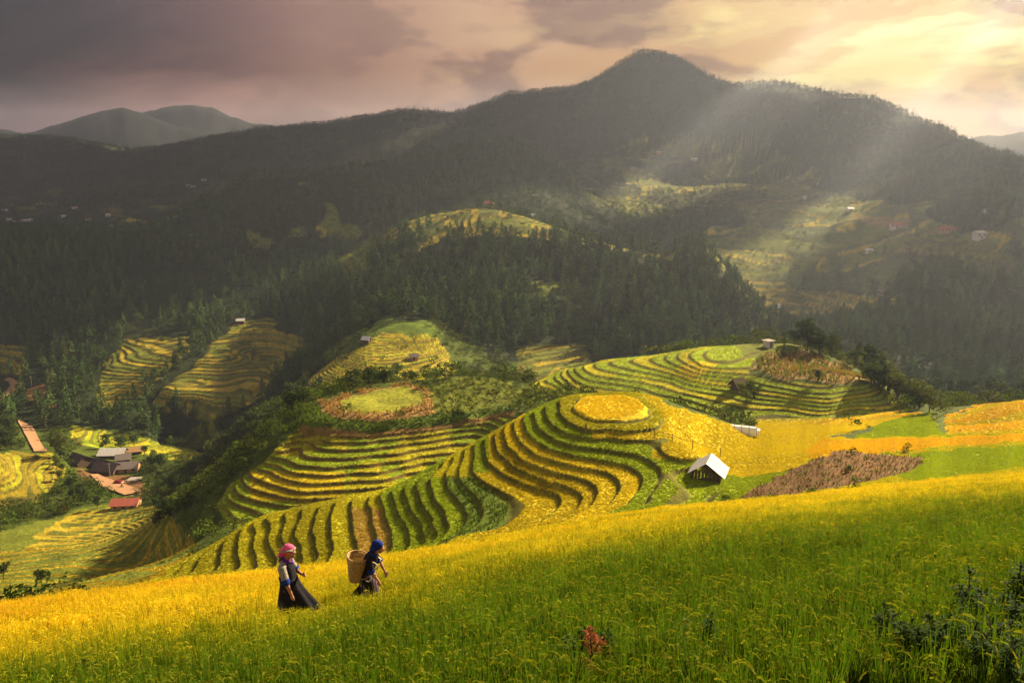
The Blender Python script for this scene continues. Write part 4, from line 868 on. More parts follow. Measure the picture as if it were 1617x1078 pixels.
for s in (-1, 1):
    b = MB(); b.tube([(s * (GW / 2 - .25), -HL / 2 + .15, -.6), (s * (GW / 2 - .25), -HL / 2 + .15, EV)], .055, 6); b.obj('post', M_WOOD, hut)
for s in (-1, 1):
    for i in range(4):
        for j in range(2 if s > 0 else 1):
            y0_, y1_ = -HL / 2 + i * HL / 4, -HL / 2 + (i + 1) * HL / 4 + .05; t0, t1 = (j * .5, j * .5 + .53) if s > 0 else (0, 1.0)
            f = lambda t: (s * (t * (GW / 2 + .22)), RG + .03 - t * (RG - EV + .16) + .012 * ((i + j) % 2) + .02 * (1 - j))
            (xa, za), (xb, zb) = f(t0), f(t1); b = MB(); n = 9     # corrugated sheet
            vs = []; fs = []
            for q in range(n + 1):
                yy = y0_ + (y1_ - y0_) * q / n; dz = .018 * (q % 2)
                vs += [(xa, yy, za + dz), (xb, yy, zb + dz), (xa, yy, za + dz - .012), (xb, yy, zb + dz - .012)]
            for q in range(n):
                m = 4 * q; fs += [(m, m + 4, m + 5, m + 1), (m + 2, m + 3, m + 7, m + 6), (m, m + 2, m + 6, m + 4), (m + 1, m + 5, m + 7, m + 3)]
            fs += [(0, 1, 3, 2), (4 * n, 4 * n + 2, 4 * n + 3, 4 * n + 1)]; b.add(vs, fs); b.obj('roof_sheet', M_TIN if i == 0 or s < 0 or (i + j) % 3 == 0 else M_TIN2, hut)
# white plastic shelter behind it
sp = hit(1171, 682); sh_ = empty('plastic_shelter', (sp.x, sp.y, sp.z), -.32); tag(sh_, 'long low shelter covered in white plastic behind the gold field', 'shelter')
for i in range(4):
    b = MB(); a0, a1 = -2.0 + i, -1.0 + i + .02; n = 8; vs = []
    for xx in (a0, a1):
        for k in range(n + 1):
            t = math.pi * k / n; vs.append((xx, -.85 * math.cos(t), 1.05 * math.sin(t) ** .7 - .1 - .02 * (i % 2)))
    b.add(vs, [(k, k + 1, n + 2 + k, n + 1 + k) for k in range(n)]); b.obj('cover_sheet', M_PLASTIC, sh_, True)
for a in (-2, -1, 0, 1, 2):
    b = MB(); b.tube([(a, -.88 * math.cos(math.pi * k / 8), 1.08 * math.sin(math.pi * k / 8) ** .7 - .1) for k in range(9)], .025, 5); b.obj('hoop', M_POST, sh_)
b = MB(); b.add([(-1.98, -.8, -.1), (-1.98, .8, -.1), (-1.98, .62, .75), (-1.98, 0, .95), (-1.98, -.62, .75)], [(0, 1, 2, 3, 4)]); b.obj('end_sheet', M_PLASTIC, sh_)
b = MB(); b.box((2.0, -.5, -.1), (2.45, .5, .62)); b.obj('porch', M_PLASTIC, sh_)
# white hut and radio mast on the right hill
wp = hit(1213, 548); wh = empty('equipment_hut', (wp.x, wp.y, wp.z), .5); tag(wh, 'tiny white hut with flat overhanging roof on the hilltop below the mast', 'hut')
b = MB(); b.box((-1.0, -1.0, -.8), (1.0, 1.0, 1.75)); b.obj('wall', M_WALLW, wh); b = MB(); b.box((-1.4, -1.35, 1.76), (1.4, 1.35, 1.9)); b.obj('roof', M_CONC, wh); b = MB(); b.box((-.35, -1.05, -.1), (.35, -.99, 1.5)); b.obj('door', M_STEEL, wh); b = MB(); b.box((1.0, -.4, .6), (1.04, .4, 1.2)); b.obj('window', M_GLASS, wh)
mp = hit(1226, 541); HM = 24.5; mast = empty('radio_mast', tuple(mp)); tag(mast, 'tall thin radio mast with white antennas standing on the right hill', 'radio mast')
for k in range(3):
    a = k * 2.094; b = MB(); b.tube([(.22 * math.cos(a), .22 * math.sin(a), -.5), (.22 * math.cos(a), .22 * math.sin(a), HM)], .085, 5); b.obj('leg', M_STEEL, mast)
b = MB()
for i in range(40):
    z = i * HM / 40
    for k in range(3):
        a0, a1 = k * 2.094, (k + 1) * 2.094; b.tube([(.16 * math.cos(a0), .16 * math.sin(a0), z), (.16 * math.cos(a1), .16 * math.sin(a1), z + HM / 40)], .018, 3, cap=False)
b.obj('lattice', M_STEEL, mast)
for k in range(3):
    a = k * 2.094 + .6; b = MB(); c = Vector((math.cos(a), math.sin(a), 0)) * .62; b.box((c.x - .26, c.y - .2, HM - 2.6), (c.x + .26, c.y + .2, HM)); b.obj('antenna', M_PLASTIC, mast); b = MB(); b.tube([(0, 0, HM - 1.1), (c.x, c.y, HM - 1.1)], .03, 5); b.obj('bracket', M_STEEL, mast)
for k in range(3):
    a = k * 2.094 + .3; g_ = (mp.x + math.cos(a) * 9, mp.y + math.sin(a) * 9); b = MB(); b.tube([(0, 0, HM * .8), (math.cos(a) * 9, math.sin(a) * 9, gz(*g_) - mp.z)], .012, 4); b.obj('guy_wire', M_STEEL, mast)
# small huts out on the slopes
house(1165, 615, 2.4, 2.2, 1.5, 2.7, .5, M_THATCH, M_WOOD, 'small thatched hut among bushes below the corn field', 'hut', name='thatched_hut', win=0)
house(380, 510, 5.5, 4, 2.2, 3.5, .2, M_TIN, M_WOOD, 'white roofed hut at the top of the sunny terraced slope', 'hut', name='hut', win=2)
house(579, 540, 3.6, 3, 1.9, 3.1, -.3, M_TIN, M_WOOD, 'small white roofed hut left of the brown terraces', 'hut', name='hut', win=0)
house(654, 567, 4.0, 3, 1.9, 2.9, .1, M_GREYROOF, M_WALLO, 'pale pinkish hut in the middle of the green terraced spur', 'hut', name='hut', win=0)
house(1501, 366, 21, 7, 3.2, 5.2, -.05, M_REDROOF, M_WALLO, 'long red roofed building on the far right slope', 'building', name='school_building', win=7)
house(1415, 360, 12, 7, 3.2, 5.4, -.05, M_REDROOF, M_WALLW, 'shorter red roofed house left of the long red roof', win=4)
house(1545, 377, 9, 7, 5.5, 7.2, .3, M_TIN, M_WALLW, 'two storey pale house right of the long red roof', win=3)
house(1342, 333, 7, 5, 2.6, 4, .2, M_TIN, M_WALLW, 'white roofed house above the far right village', win=2)
house(1560, 336, 9, 5, 2.6, 4, .1, M_GREYROOF, M_WALLW, 'grey roofed house high on the far right slope', win=2)
house(1391, 465, 7, 5, 2.4, 3.9, -.3, M_GREYROOF, M_WALLW, 'small grey roofed farmhouse between the mast and the right wood', win=2)
house(1372, 399, 6, 4.5, 2.4, 3.9, -.2, M_TIN, M_WALLW, 'white roofed hut on the slope below the short red roof', 'hut', name='hut', win=2)
house(1270, 316, 4, 4, 4.5, 5.5, .1, M_TIN, M_WALLW, 'white speck of a house in the dark wood left of the far village', win=1)
hr = random.Random(5)
for (a, b_, c) in [(24,349,0),(40,347,1),(48,346,0),(62,320,2),(118,326,2),(172,338,1),(178,356,0),(228,350,2),(246,348,1),(272,351,0),(298,291,1),(306,293,0),(322,282,2),(276,342,0),(15,345,1),(8,330,0),(100,340,0),(140,345,2)]:
    house(a, b_ + 3, hr.uniform(7, 11), 6.5, 2.6, 4.2, hr.uniform(-.5, .5), [M_TIN, M_WALLW, M_REDROOF][c], M_WALLW, ['white roofed house in the distant village at the far left', 'whitewashed house in the distant village at the far left', 'red roofed house in the distant village at the far left'][c], group=['white roofs of the distant village', 'whitewashed houses of the distant village', 'red roofs of the distant village'][c], win=2, D0=900)
for (a, b_, c) in [(1040,243,0),(1000,268,1),(1096,254,0),(772,325,2),(838,345,0)]:
    house(a, b_, hr.uniform(8, 12), 7, 3, 5, hr.uniform(-.5, .5), [M_TIN, M_GREYROOF, M_REDROOF][c], M_WALLO, {1040: 'white roofed farm in the fields of the main mountain, uppermost', 1000: 'grey roofed farm at the left of the mountain fields', 1096: 'white roofed farm at the right of the mountain fields', 772: 'red roofed farm on the crest above the middle wood', 838: 'white roofed farm on the terraced crest above the middle wood'}[a], 'farmhouse', name='farmhouse', win=2, D0=400)
# fence over the gold field
fp = [hit(1033, 691), hit(1061, 700), hit(1093, 710), hit(1137, 722)]; fe = empty('fence', tuple(fp[0])); tag(fe, 'thin bamboo fence crossing the gold field above the hut', 'fence')
for q in fp:
    d = q - fp[0]; b = MB(); b.tube([d + Vector((0, 0, -.3)), d + Vector((.03, 0, 1.15))], [.05, .04], 6); b.obj('post', M_POST, fe)
for q0, q1 in zip(fp[:-1], fp[1:]):
    b = MB(); a, c = q0 - fp[0] + Vector((0, 0, 1.0)), q1 - fp[0] + Vector((0, 0, 1.0)); m_ = (a + c) / 2 - Vector((0, 0, .12)); b.tube([a, m_, c], .022, 5); b.obj('rail', M_POST, fe)
ap = hit(925, 683); fr_ = empty('pole_frame', tuple(ap)); tag(fr_, 'bare stick frame leaning at the foot of the gold disc field', 'pole frame')
for q in ((-.25, 0, 1.25, .05), (.35, .1, 1.2, -.1), (.1, -.4, 1.0, .1)):
    b = MB(); b.tube([(q[0], q[1], -.2), (q[3], .05, q[2])], .05, 5); b.obj('pole', M_POST, fr_)
for (a, b_, h, lb) in [(50.5, 611, 8, 'concrete utility pole beside the bend of the dirt road'), (21, 653, 7, 'utility pole among the bushes above the straight dirt road'), (74.5, 679, 7, 'utility pole right of the straight dirt road'), (174, 752, 6.5, 'utility pole standing in front of the village houses')]:
    q = hit(a, b_); u = empty('utility_pole', tuple(q)); tag(u, lb, 'utility pole'); b = MB(); b.tube([(0, 0, -.5), (0, 0, h)], [.16, .10], 8); b.obj('pole', M_CONC, u); b = MB(); b.box((-.9, -.06, h - .7), (.9, .06, h - .55)); b.obj('crossarm', M_CONC, u)
# red car and motorbikes
M_CARRED = mat_plain('dark red car paint', (.30, .012, .022), .3, spec=.5); M_TYRE = mat_plain('tyre rubber', (.02, .02, .02), .9); M_SKINNY = mat_plain('dark clothing', (.03, .03, .04), .9); M_CHROME = mat_plain('lamp glass', (.7, .7, .66), .2, spec=.5)
cp_ = hit(188, 764); car = empty('parked_car', (cp_.x, cp_.y, cp_.z + .35), -.25); tag(car, 'dark red car standing on the orange road by the village', 'car')
prof = [(-2.1, .35), (-2.15, .75), (-1.75, .95), (-1.25, 1.42), (.35, 1.45), (1.0, .98), (1.95, .85), (2.1, .6), (2.1, .35)]
def extr(prof, y0, y1, inset=0):
    b = MB(); n = len(prof); vs = [(x, y0 + (inset if z > 1.0 else 0), z) for x, z in prof] + [(x, y1 - (inset if z > 1.0 else 0), z) for x, z in prof]
    b.add(vs, [tuple(range(n)), tuple(range(2 * n - 1, n - 1, -1))] + [(i, i + n, (i + 1) % n + n, (i + 1) % n) for i in range(n)]); return b
extr(prof, -.85, .85, .15).obj('body', M_CARRED, car)
for x in (-1.3, 1.3):
    for s in (-1, 1):
        b = MB(); b.tube([(x, s * .72, .33), (x, s * .90, .33)], .33, 14); wl = b.obj('wheel', M_TYRE, car); b = MB(); b.tube([(x, s * .86, .33), (x, s * .915, .33)], .18, 10); b.obj('rim', M_STEEL, wl)
for s in (-1, 1):
    b = MB(); b.add([(-1.45, s * .80, 1.0), (.75, s * .80, 1.0), (.25, s * .725, 1.36), (-1.1, s * .725, 1.36)], [(0, 1, 2, 3)] if s < 0 else [(3, 2, 1, 0)]); b.obj('window', M_GLASS, car); b = MB(); b.box((2.05, s * .6 - .16, .62), (2.12, s * .6 + .16, .76)); b.obj('headlight', M_CHROME, car)
b = MB(); b.add([(.42, -.66, 1.43), (.42, .66, 1.43), (1.0, .78, 1.03), (1.0, -.78, 1.03)], [(0, 3, 2, 1)]); o = b.obj('windscreen', M_GLASS, car); o.location = (.02, 0, .02)
def rider(px, py, yaw, lab, lab2, shirt):
    q = hit(px, py); q.z += .35; mb = empty('motorbike', tuple(q), yaw); tag(mb, lab, 'motorbike')
    for x in (-.62, .62):
        b = MB(); b.tube([(x, -.05, .3), (x, .05, .3)], .3, 14); b.obj('wheel', M_TYRE, mb)
    b = MB(); b.tube([(-.62, 0, .3), (-.2, 0, .62), (.35, 0, .6), (.5, 0, .95)], [.06, .1, .12, .06], 8); b.obj('frame', M_STEEL, mb); b = MB(); b.tube([(-.55, 0, .76), (.1, 0, .78)], [.13, .13], 8); b.obj('saddle', M_TYRE, mb); b = MB(); b.tube([(.48, -.33, 1.0), (.5, 0, .96), (.48, .33, 1.0)], .025, 6); b.obj('handlebar', M_STEEL, mb); b = MB(); b.tube([(.62, 0, .82), (.72, 0, .82)], .09, 8); b.obj('headlight', M_CHROME, mb)
    pts = {'p': (-.2, 0, .85), 'c': (-.1, 0, 1.25), 'n': (-.05, 0, 1.45)}
    b = MB(); b.tube([(-.2, 0, .78), (-.17, 0, 1.0), (-.08, 0, 1.3), (-.04, 0, 1.42), (0, 0, 1.5)], [.17, .16, .19, .10, .07], 10); b.tube([(0, 0, 1.46), (.02, 0, 1.55), (.02, 0, 1.68), (.01, 0, 1.76)], [.07, .11, .12, .05], 10)
    for s in (-1, 1):
        b.tube([(-.08, s * .19, 1.36), (.12, s * .27, 1.12), (.44, s * .30, 1.03)], [.065, .05, .04], 7); b.tube([(-.18, s * .11, .85), (.22, s * .17, .80), (.12, s * .16, .38)], [.10, .075, .05], 7)
    o = b.obj('person', shirt, None, True); o.location = q; o.rotation_euler = (0, 0, yaw); tag(o, lab2, 'person'); hm = MB(); hm.lathe([(.02, 1.86), (.09, 1.83), (.14, 1.74), (.145, 1.66), (.13, 1.63)], 12); hm.obj('helmet', M_TYRE, o, True)
M_SHIRT = mat_plain('dark blue jacket', (.03, .035, .06), .9); M_SHIRT2 = mat_plain('brown jacket', (.10, .05, .035), .9)
rider(193, 770.5, -.4, 'motorbike just in front of the red car on the orange road', 'rider in dark clothes on the motorbike near the red car', M_SHIRT)
rider(15.5, 606.5, .6, 'motorbike further left on the bend of the road', 'rider in dark clothes on the left motorbike at the road bend', M_SHIRT)
rider(28, 610, .6, 'motorbike further right on the bend of the road', 'rider in brown on the right motorbike at the road bend', M_SHIRT2)
# ------------------------------------------------------------------ people, basket, plants close to the camera
def vox(b, voxel=.011, smooth=4):
    """fuse overlapping limbs into one continuous skin"""
    me = bpy.data.meshes.new('tmp'); me.from_pydata(b.v, [], b.f); o = bpy.data.objects.new('tmp', me); SC.collection.objects.link(o)
    m = o.modifiers.new('r', 'REMESH'); m.mode = 'VOXEL'; m.voxel_size = voxel; m.use_smooth_shade = True
    s = o.modifiers.new('s', 'SMOOTH'); s.iterations = smooth; s.factor = .5
    dg = bpy.context.evaluated_depsgraph_get(); dg.update(); r = bpy.data.meshes.new_from_object(o.evaluated_get(dg)); bpy.data.objects.remove(o); return r
def ell(b, c, rx, ry, rz, n=14, m=9, rot=None):
    vs = []; c = Vector(c)
    for i in range(m + 1):
        t = math.pi * i / m
        for k in range(n):
            a = 2 * math.pi * k / n; p = Vector((rx * math.sin(t) * math.cos(a), ry * math.sin(t) * math.sin(a), rz * math.cos(t)))
            vs.append(c + (rot @ p if rot else p))
    b.add(vs, [(i * n + k, (i + 1) * n + k, (i + 1) * n + (k + 1) % n, i * n + (k + 1) % n) for i in range(m) for k in range(n)])
def loft(b, rings, n=28, folds=0, amp=0, seed=0, cap=True):
    r = random.Random(seed); ph = [r.uniform(0, 6.28) for _ in range(4)]; vs = []
    for j, (c, rx, ry) in enumerate(rings):
        f = j / (len(rings) - 1)
        for k in range(n):
            a = 2 * math.pi * k / n; w = 1 + amp * f * (math.sin(folds * a + ph[0]) + .6 * math.sin(folds * 1.7 * a + ph[1] + f))
            vs.append((c[0] + rx * w * math.cos(a), c[1] + ry * w * math.sin(a), c[2] + amp * .25 * f * math.sin(folds * a + ph[2])))
    fs = [(j * n + k, j * n + (k + 1) % n, (j + 1) * n + (k + 1) % n, (j + 1) * n + k) for j in range(len(rings) - 1) for k in range(n)]
    if cap: fs.append(tuple(range(n))[::-1])
    b.add(vs, fs); return b
def hand(b, wrist, d, palm_n, size=.165, curl=.6):
    """palm, four unequal bent fingers and a thumb leaving the side of the palm"""
    d = Vector(d).normalized(); nrm = Vector(palm_n).normalized(); side = d.cross(nrm).normalized(); w = Vector(wrist)
    L_ = size * .5; b.tube([w, w + d * L_ * .5, w + d * L_], [.021, .034, .032], 8)
    for i, (o, ln) in enumerate(((-.026, .40), (-.009, .46), (.009, .43), (.026, .34))):
        p = w + d * L_ * .92 + side * o; q = d; pts = [p - d * .02]; k = ln * size / 3
        for s in range(3):
            q = (q + nrm * curl * (.35 + .3 * s)).normalized(); pts.append(pts[-1] + q * (k + (.02 if s == 0 else 0)))
        b.tube(pts, [.0095, .0092, .0085, .007], 6)
    p = w + d * L_ * .3 - side * .026; b.tube([p, p - side * .025 + d * .02, p - side * .03 + d * .05 + nrm * .012, p - side * .022 + d * .072 + nrm * .02], [.012, .011, .010, .007], 6)
def head(b, c, fwd, size=.108):
    f = Vector(fwd).normalized(); q = f.to_track_quat('X', 'Z').to_matrix(); c = Vector(c); T_ = lambda x, y, z: c + q @ Vector((x, y, z))
    ell(b, c, size * .95, size * .74, size * 1.12, rot=q); ell(b, T_(size * .32, 0, -size * .42), size * .58, size * .52, size * .62, rot=q)       # skull and jaw
    b.tube([T_(size * .86, 0, size * .18), T_(size * 1.12, 0, -size * .14), T_(size * .92, 0, -size * .24)], [.010, .017, .012], 7)                # nose
    for s in (-1, 1):
        ell(b, T_(size * .88, s * size * .30, size * .13), .012, .016, .010, 8, 6, q); ell(b, T_(-size * .02, s * size * .74, -.005), .020, .010, .030, 8, 6, q); ell(b, T_(size * .70, s * size * .42, -size * .22), .022, .022, .022, 8, 6, q)
    ell(b, T_(size * .84, 0, -size * .50), .014, .026, .008, 8, 6, q); ell(b, T_(size * .84, 0, -size * .62), .013, .022, .009, 8, 6, q); ell(b, T_(size * .66, 0, -size * .90), .024, .026, .020, 8, 6, q)
def solid(name, me, mats, parent):
    for m in (mats if isinstance(mats, list) else [mats]): me.materials.append(m)
    me.polygons.foreach_set('use_smooth', [True] * len(me.polygons)); return link(bpy.data.objects.new(name, me), parent)
def mat_cloth(name, fn):
    m = bpy.data.materials.new(name); m.use_nodes = True; t = NT(m.node_tree); b = t.n['Principled BSDF']; b.inputs['Roughness'].default_value = .85; b.inputs['Specular IOR Level'].default_value = .15
    co = t.node('ShaderNodeTexCoord').outputs['Object']; t.put(b.inputs['Base Color'], fn(t, co)); return m
def f_check(t, co):
    v = t.node('ShaderNodeTexVoronoi'); t.put(v.inputs['Vector'], co); v.inputs['Scale'].default_value = 38
    return t.ramp(t.math('ADD', t.math('MULTIPLY', v.outputs['Distance'], .5), t.math('MULTIPLY', t.noise(co, 55, 3), .6)), [(.25, (.05, .05, .055)), (.42, (.30, .28, .22)), (.55, (.13, .13, .16)), (.7, (.42, .38, .30))])
def f_scarf(t, co):
    n = t.noise(co, 16, 3, .6); return t.ramp(n, [(.36, (.05, .25, .42)), (.42, (.62, .04, .14)), (.50, (.80, .06, .20)), (.56, (.85, .30, .36)), (.60, (.78, .05, .16)), (.68, (.75, .55, .15))], 'CONSTANT')
def f_blue(t, co): return t.ramp(t.noise(co, 9, 3), [(.35, (.004, .008, .06)), (.6, (.012, .035, .26)), (.75, (.03, .09, .36))])
def f_skirt(t, co):
    sp_ = t.node('ShaderNodeSeparateXYZ'); t.put(sp_.inputs[0], co); z = sp_.outputs[2]; st = t.math('PINGPONG', t.math('MULTIPLY', sp_.outputs[0], 9), .5)
    lo = t.ramp(z, [(0, (.10, .02, .025)), (.18, (.05, .012, .02)), (.34, (.09, .022, .028)), (.36, (.10, .12, .13)), (.5, (.05, .06, .07)), (.62, (.006, .006, .009))])
    return t.mix(t.math('MULTIPLY', st, .9), lo, (.012, .012, .016))
def f_stripe(t, co):
    sp_ = t.node('ShaderNodeSeparateXYZ'); t.put(sp_.inputs[0], co); k = t.math('FRACT', t.math('MULTIPLY', t.math('ADD', sp_.outputs[0], t.math('MULTIPLY', sp_.outputs[1], .7)), 13))
    return t.ramp(k, [(0, (.02, .018, .03)), (.3, (.20, .13, .16)), (.55, (.04, .035, .06)), (.75, (.26, .22, .24)), (.9, (.10, .05, .08))], 'CONSTANT')
def f_black(t, co): return t.ramp(t.noise(co, 20, 3), [(.3, (.006, .006, .010)), (.7, (.016, .014, .022))])
M_SKIN = mat_plain('skin', (.36, .17, .10), .6, 14, .12, .25); M_CHECK = mat_cloth('patterned jacket cloth', f_check); M_SCARF = mat_cloth('pink headscarf', f_scarf); M_BLUE = mat_cloth('blue cloth', f_blue); M_SKIRT = mat_cloth('banded skirt', f_skirt); M_STRIPE = mat_cloth('striped wrap', f_stripe); M_BLACK = mat_cloth('black cloth', f_black); M_PURPLE = mat_plain('purple scarf', (.10, .02, .20), .85, 20, .4); M_STRAP = mat_plain('white strap', (.62, .58, .52), .8)
def place_person(px, py): p = hit(px, py); return Vector((p.x, p.y, gz(p.x, p.y)))
# woman in the pink headscarf, walking to the right
pa = place_person(461, 986); A = empty('person', tuple(pa), -.12); tag(A, 'woman in pink headscarf and patterned jacket with a wide black apron, walking', 'person')
b = MB()
b.tube([(.02, 0, .74), (.0, 0, .86), (-.03, 0, 1.02), (-.05, 0, 1.18), (-.04, 0, 1.28), (-.01, 0, 1.33), (.02, 0, 1.42)], [.13, .135, .115, .125, .11, .062, .055], 14)
head(b, (.05, 0, 1.50), (1, -.12, -.10))
for s, el, wr in ((-1, (.05, -.235, .99), (.13, -.215, .74)), (1, (.06, .22, 1.02), (.24, .06, 1.02))):
    b.tube([(-.05, s * .10, 1.26), (-.05, s * .165, 1.25), el, Vector(el).lerp(Vector(wr), .35), wr], [.055, .054, .043, .040, .026], 9)
hand(b, (.13, -.215, .745), (.18, .05, -1), (.3, 1, 0)); hand(b, (.24, .06, 1.02), (.9, -.5, .15), (-.2, -1, 0), curl=.8)
for s, x in ((-1, .16), (1, -.10)):
    b.tube([(.0, s * .08, .80), (x * .6, s * .09, .44), (x * .75, s * .09, .08)], [.10, .062, .042], 9); b.tube([(x * .75 - .05, s * .09, .03), (x * .75 + .05, s * .09, .035), (x * .75 + .15, s * .09, .025)], [.036, .038, .025], 8)
solid('body', vox(b, .0095, 3), M_SKIN, A)
b = MB(); b.tube([(.01, 0, .80), (-.01, 0, .92), (-.035, 0, 1.04), (-.055, 0, 1.18), (-.045, 0, 1.28), (-.015, 0, 1.34)], [.150, .142, .135, .145, .135, .080], 16)
for s, el in ((-1, (.05, -.235, .99)), (1, (.06, .22, 1.02))): b.tube([(-.05, s * .10, 1.265), (-.05, s * .17, 1.25), el], [.075, .078, .068], 10)
solid('jacket', vox(b, .011, 3), M_CHECK, A)
for s, el, wr in ((-1, (.05, -.235, .99), (.13, -.215, .74)), (1, (.06, .22, 1.02), (.24, .06, 1.02))):
    e, w_ = Vector(el), Vector(wr); dd = (w_ - e).normalized(); up = (Vector((-.05, s * .17, 1.25)) - e).normalized(); b = MB(); b.tube([e + up * .075, e + up * .03, e, e + dd * .03], [.076, .080, .076, .060], 12, cap=False); b.obj('cuff', M_BLUE, A, True)
b = MB(); loft(b, [((.0, 0, .98), .152, .145), ((-.0, 0, .80), .175, .16), ((.0, 0, .55), .215, .20), ((.0, 0, .30), .25, .225), ((-.01, 0, .10), .275, .245)], 30, 7, .045, 3); b.obj('skirt', M_SKIRT, A, True)
b = MB(); n = 34; vs = []
# the apron: hangs from the chest and swings far forward at the hem
rows_ = [(.075, .085, 1.30, .06), (.105, .13, 1.16, .10), (.135, .155, .99, .12), (.22, .17, .82, .15), (.34, .19, .66, .18), (.47, .215, .50, .22), (.58, .235, .36, .25), (.60, .24, .27, .27)]
for j, (xf, yw, z, bk) in enumerate(rows_):
    f = j / 7
    for k in range(n):
        a = -math.pi * .62 + 1.24 * math.pi * k / (n - 1); fold = 1 + .07 * f * math.sin(a * 7 + 1.3 * f); x = (xf * max(0, math.cos(a)) ** .75 if math.cos(a) > 0 else bk * .45 * math.cos(a)) * fold
        vs.append((x, yw * math.sin(a) * 1.05 * fold, z - .10 * f * (1 - max(0, math.cos(a))) + .025 * f * math.sin(a * 9)))
b.add(vs, [(j * n + k, j * n + k + 1, (j + 1) * n + k + 1, (j + 1) * n + k) for j in range(7) for k in range(n - 1)]); o = b.obj('apron', M_BLACK, A, True); md = o.modifiers.new('thickness', 'SOLIDIFY'); md.thickness = .008
b = MB(); b.tube([(-.155, -.03, .98), (-.09, -.15, .975), (.06, -.165, .97), (.13, -.06, .97)], [.03] * 4, 8); b.obj('sash', M_BLACK, A, True)
b = MB(); ell(b, (.025, 0, 1.545), .125, .105, .105, 20, 12); ell(b, (-.06, 0, 1.49), .075, .085, .10, 14, 8); solid('headscarf', vox(b, .011, 2), M_SCARF, A)
b = MB(); b.tube([(.135, -.05, 1.55), (.06, -.108, 1.555), (-.06, -.10, 1.53), (-.11, 0, 1.51), (-.06, .10, 1.53), (.06, .108, 1.555), (.135, .05, 1.55), (.135, -.05, 1.55)], .022, 8); b.obj('scarf_band', M_CHECK, A, True)
b = MB(); b.tube([(-.10, -.03, 1.47), (-.125, -.05, 1.41), (-.12, -.05, 1.34)], [.045, .05, .035], 9); b.tube([(-.10, .02, 1.47), (-.15, .01, 1.42), (-.165, .0, 1.37)], [.04, .04, .02], 9); b.obj('scarf_tail', M_SCARF, A, True)
b = MB(); b.tube([(-.05, -.075, 1.36), (.04, -.07, 1.32), (.085, 0, 1.29), (.04, .07, 1.32), (-.05, .075, 1.36), (-.09, 0, 1.37), (-.05, -.075, 1.36)], .028, 8); b.obj('neck_scarf', M_PURPLE, A, True)
# woman in the blue headscarf, leaning forward under her basket
pb = place_person(586, 962); B = empty('person', tuple(pb), -.08); tag(B, 'woman in blue headscarf and black jacket, leaning forward in front of the basket', 'person')
b = MB()
b.tube([(-.06, 0, .74), (-.06, 0, .86), (-.02, 0, 1.0), (.03, 0, 1.15), (.08, 0, 1.25), (.12, 0, 1.30), (.17, 0, 1.37)], [.13, .135, .115, .125, .11, .06, .055], 14)
head(b, (.22, 0, 1.43), (1, -.15, -.35))
armsB = ((-1, (.11, -.235, .99), (.24, -.20, .77)), (1, (.16, .22, 1.0), (.28, .17, .80)))
for s, el, wr in armsB: b.tube([(.05, s * .10, 1.23), (.05, s * .165, 1.21), el, Vector(el).lerp(Vector(wr), .35), wr], [.055, .054, .043, .040, .026], 9); hand(b, Vector(wr) + Vector((0, 0, .005)), (.25, 0, -1), (.1, -s, 0), curl=.75)
legsB = ((-1, (.07, -.09, .43), (.03, -.09, .07)), (1, (-.20, .09, .44), (-.44, .09, .16)))
for s, kn, an in legsB:
    b.tube([(-.06, s * .08, .80), kn, an], [.10, .062, .042], 9); an = Vector(an); f = Vector((1, 0, -.1 if s < 0 else -.75)).normalized(); b.tube([an - f * .05 - Vector((0, 0, .03)), an + f * .06 - Vector((0, 0, .04)), an + f * .15 - Vector((0, 0, .045))], [.036, .038, .025], 8)
solid('body', vox(b, .0095, 3), M_SKIN, B)
b = MB(); b.tube([(-.07, 0, .66), (-.07, 0, .80), (-.04, 0, .95), (.02, 0, 1.10), (.06, 0, 1.20), (.10, 0, 1.27), (.125, 0, 1.32)], [.17, .165, .145, .145, .145, .115, .075], 16)
for s, el, wr in armsB: b.tube([(.05, s * .10, 1.235), (.05, s * .17, 1.215), el], [.075, .078, .068], 10)
solid('jacket', vox(b, .011, 3), M_BLACK, B)
for s, el, wr in armsB:
    e, w_ = Vector(el), Vector(wr); dd = (w_ - e).normalized(); up = (Vector((.05, s * .17, 1.215)) - e).normalized(); b = MB(); b.tube([e + up * .05, e + up * .02, e, e + dd * .03], [.076, .080, .076, .060], 12, cap=False); b.obj('cuff', M_BLUE, B, True)
b = MB()
for s, kn, an in legsB: b.tube([(-.06, s * .075, .78), Vector(kn), Vector(an) + Vector((0, 0, .02))], [.12, .085, .07], 12)
solid('trousers', vox(b, .011, 3), M_BLACK, B)
b = MB(); loft(b, [((-.06, 0, .86), .165, .155), ((-.04, -.005, .70), .185, .165), ((0, -.01, .52), .19, .165), ((.03, -.02, .34), .18, .15)], 30, 6, .05, 9); b.obj('wrap_skirt', M_STRIPE, B, True)
b = MB(); ell(b, (.19, 0, 1.475), .128, .108, .115, 20, 12); ell(b, (.12, 0, 1.40), .085, .088, .10, 14, 8); b.tube([(.10, 0, 1.36), (.07, 0, 1.30)], [.085, .06], 10); solid('headscarf', vox(b, .011, 2), M_BLUE, B)
b = MB(); b.tube([(.07, -.09, 1.30), (.15, -.07, 1.27), (.17, 0, 1.25), (.15, .07, 1.27), (.07, .09, 1.30), (.02, 0, 1.30), (.07, -.09, 1.30)], .026, 8); b.obj('neck_scarf', M_BLUE, B, True)
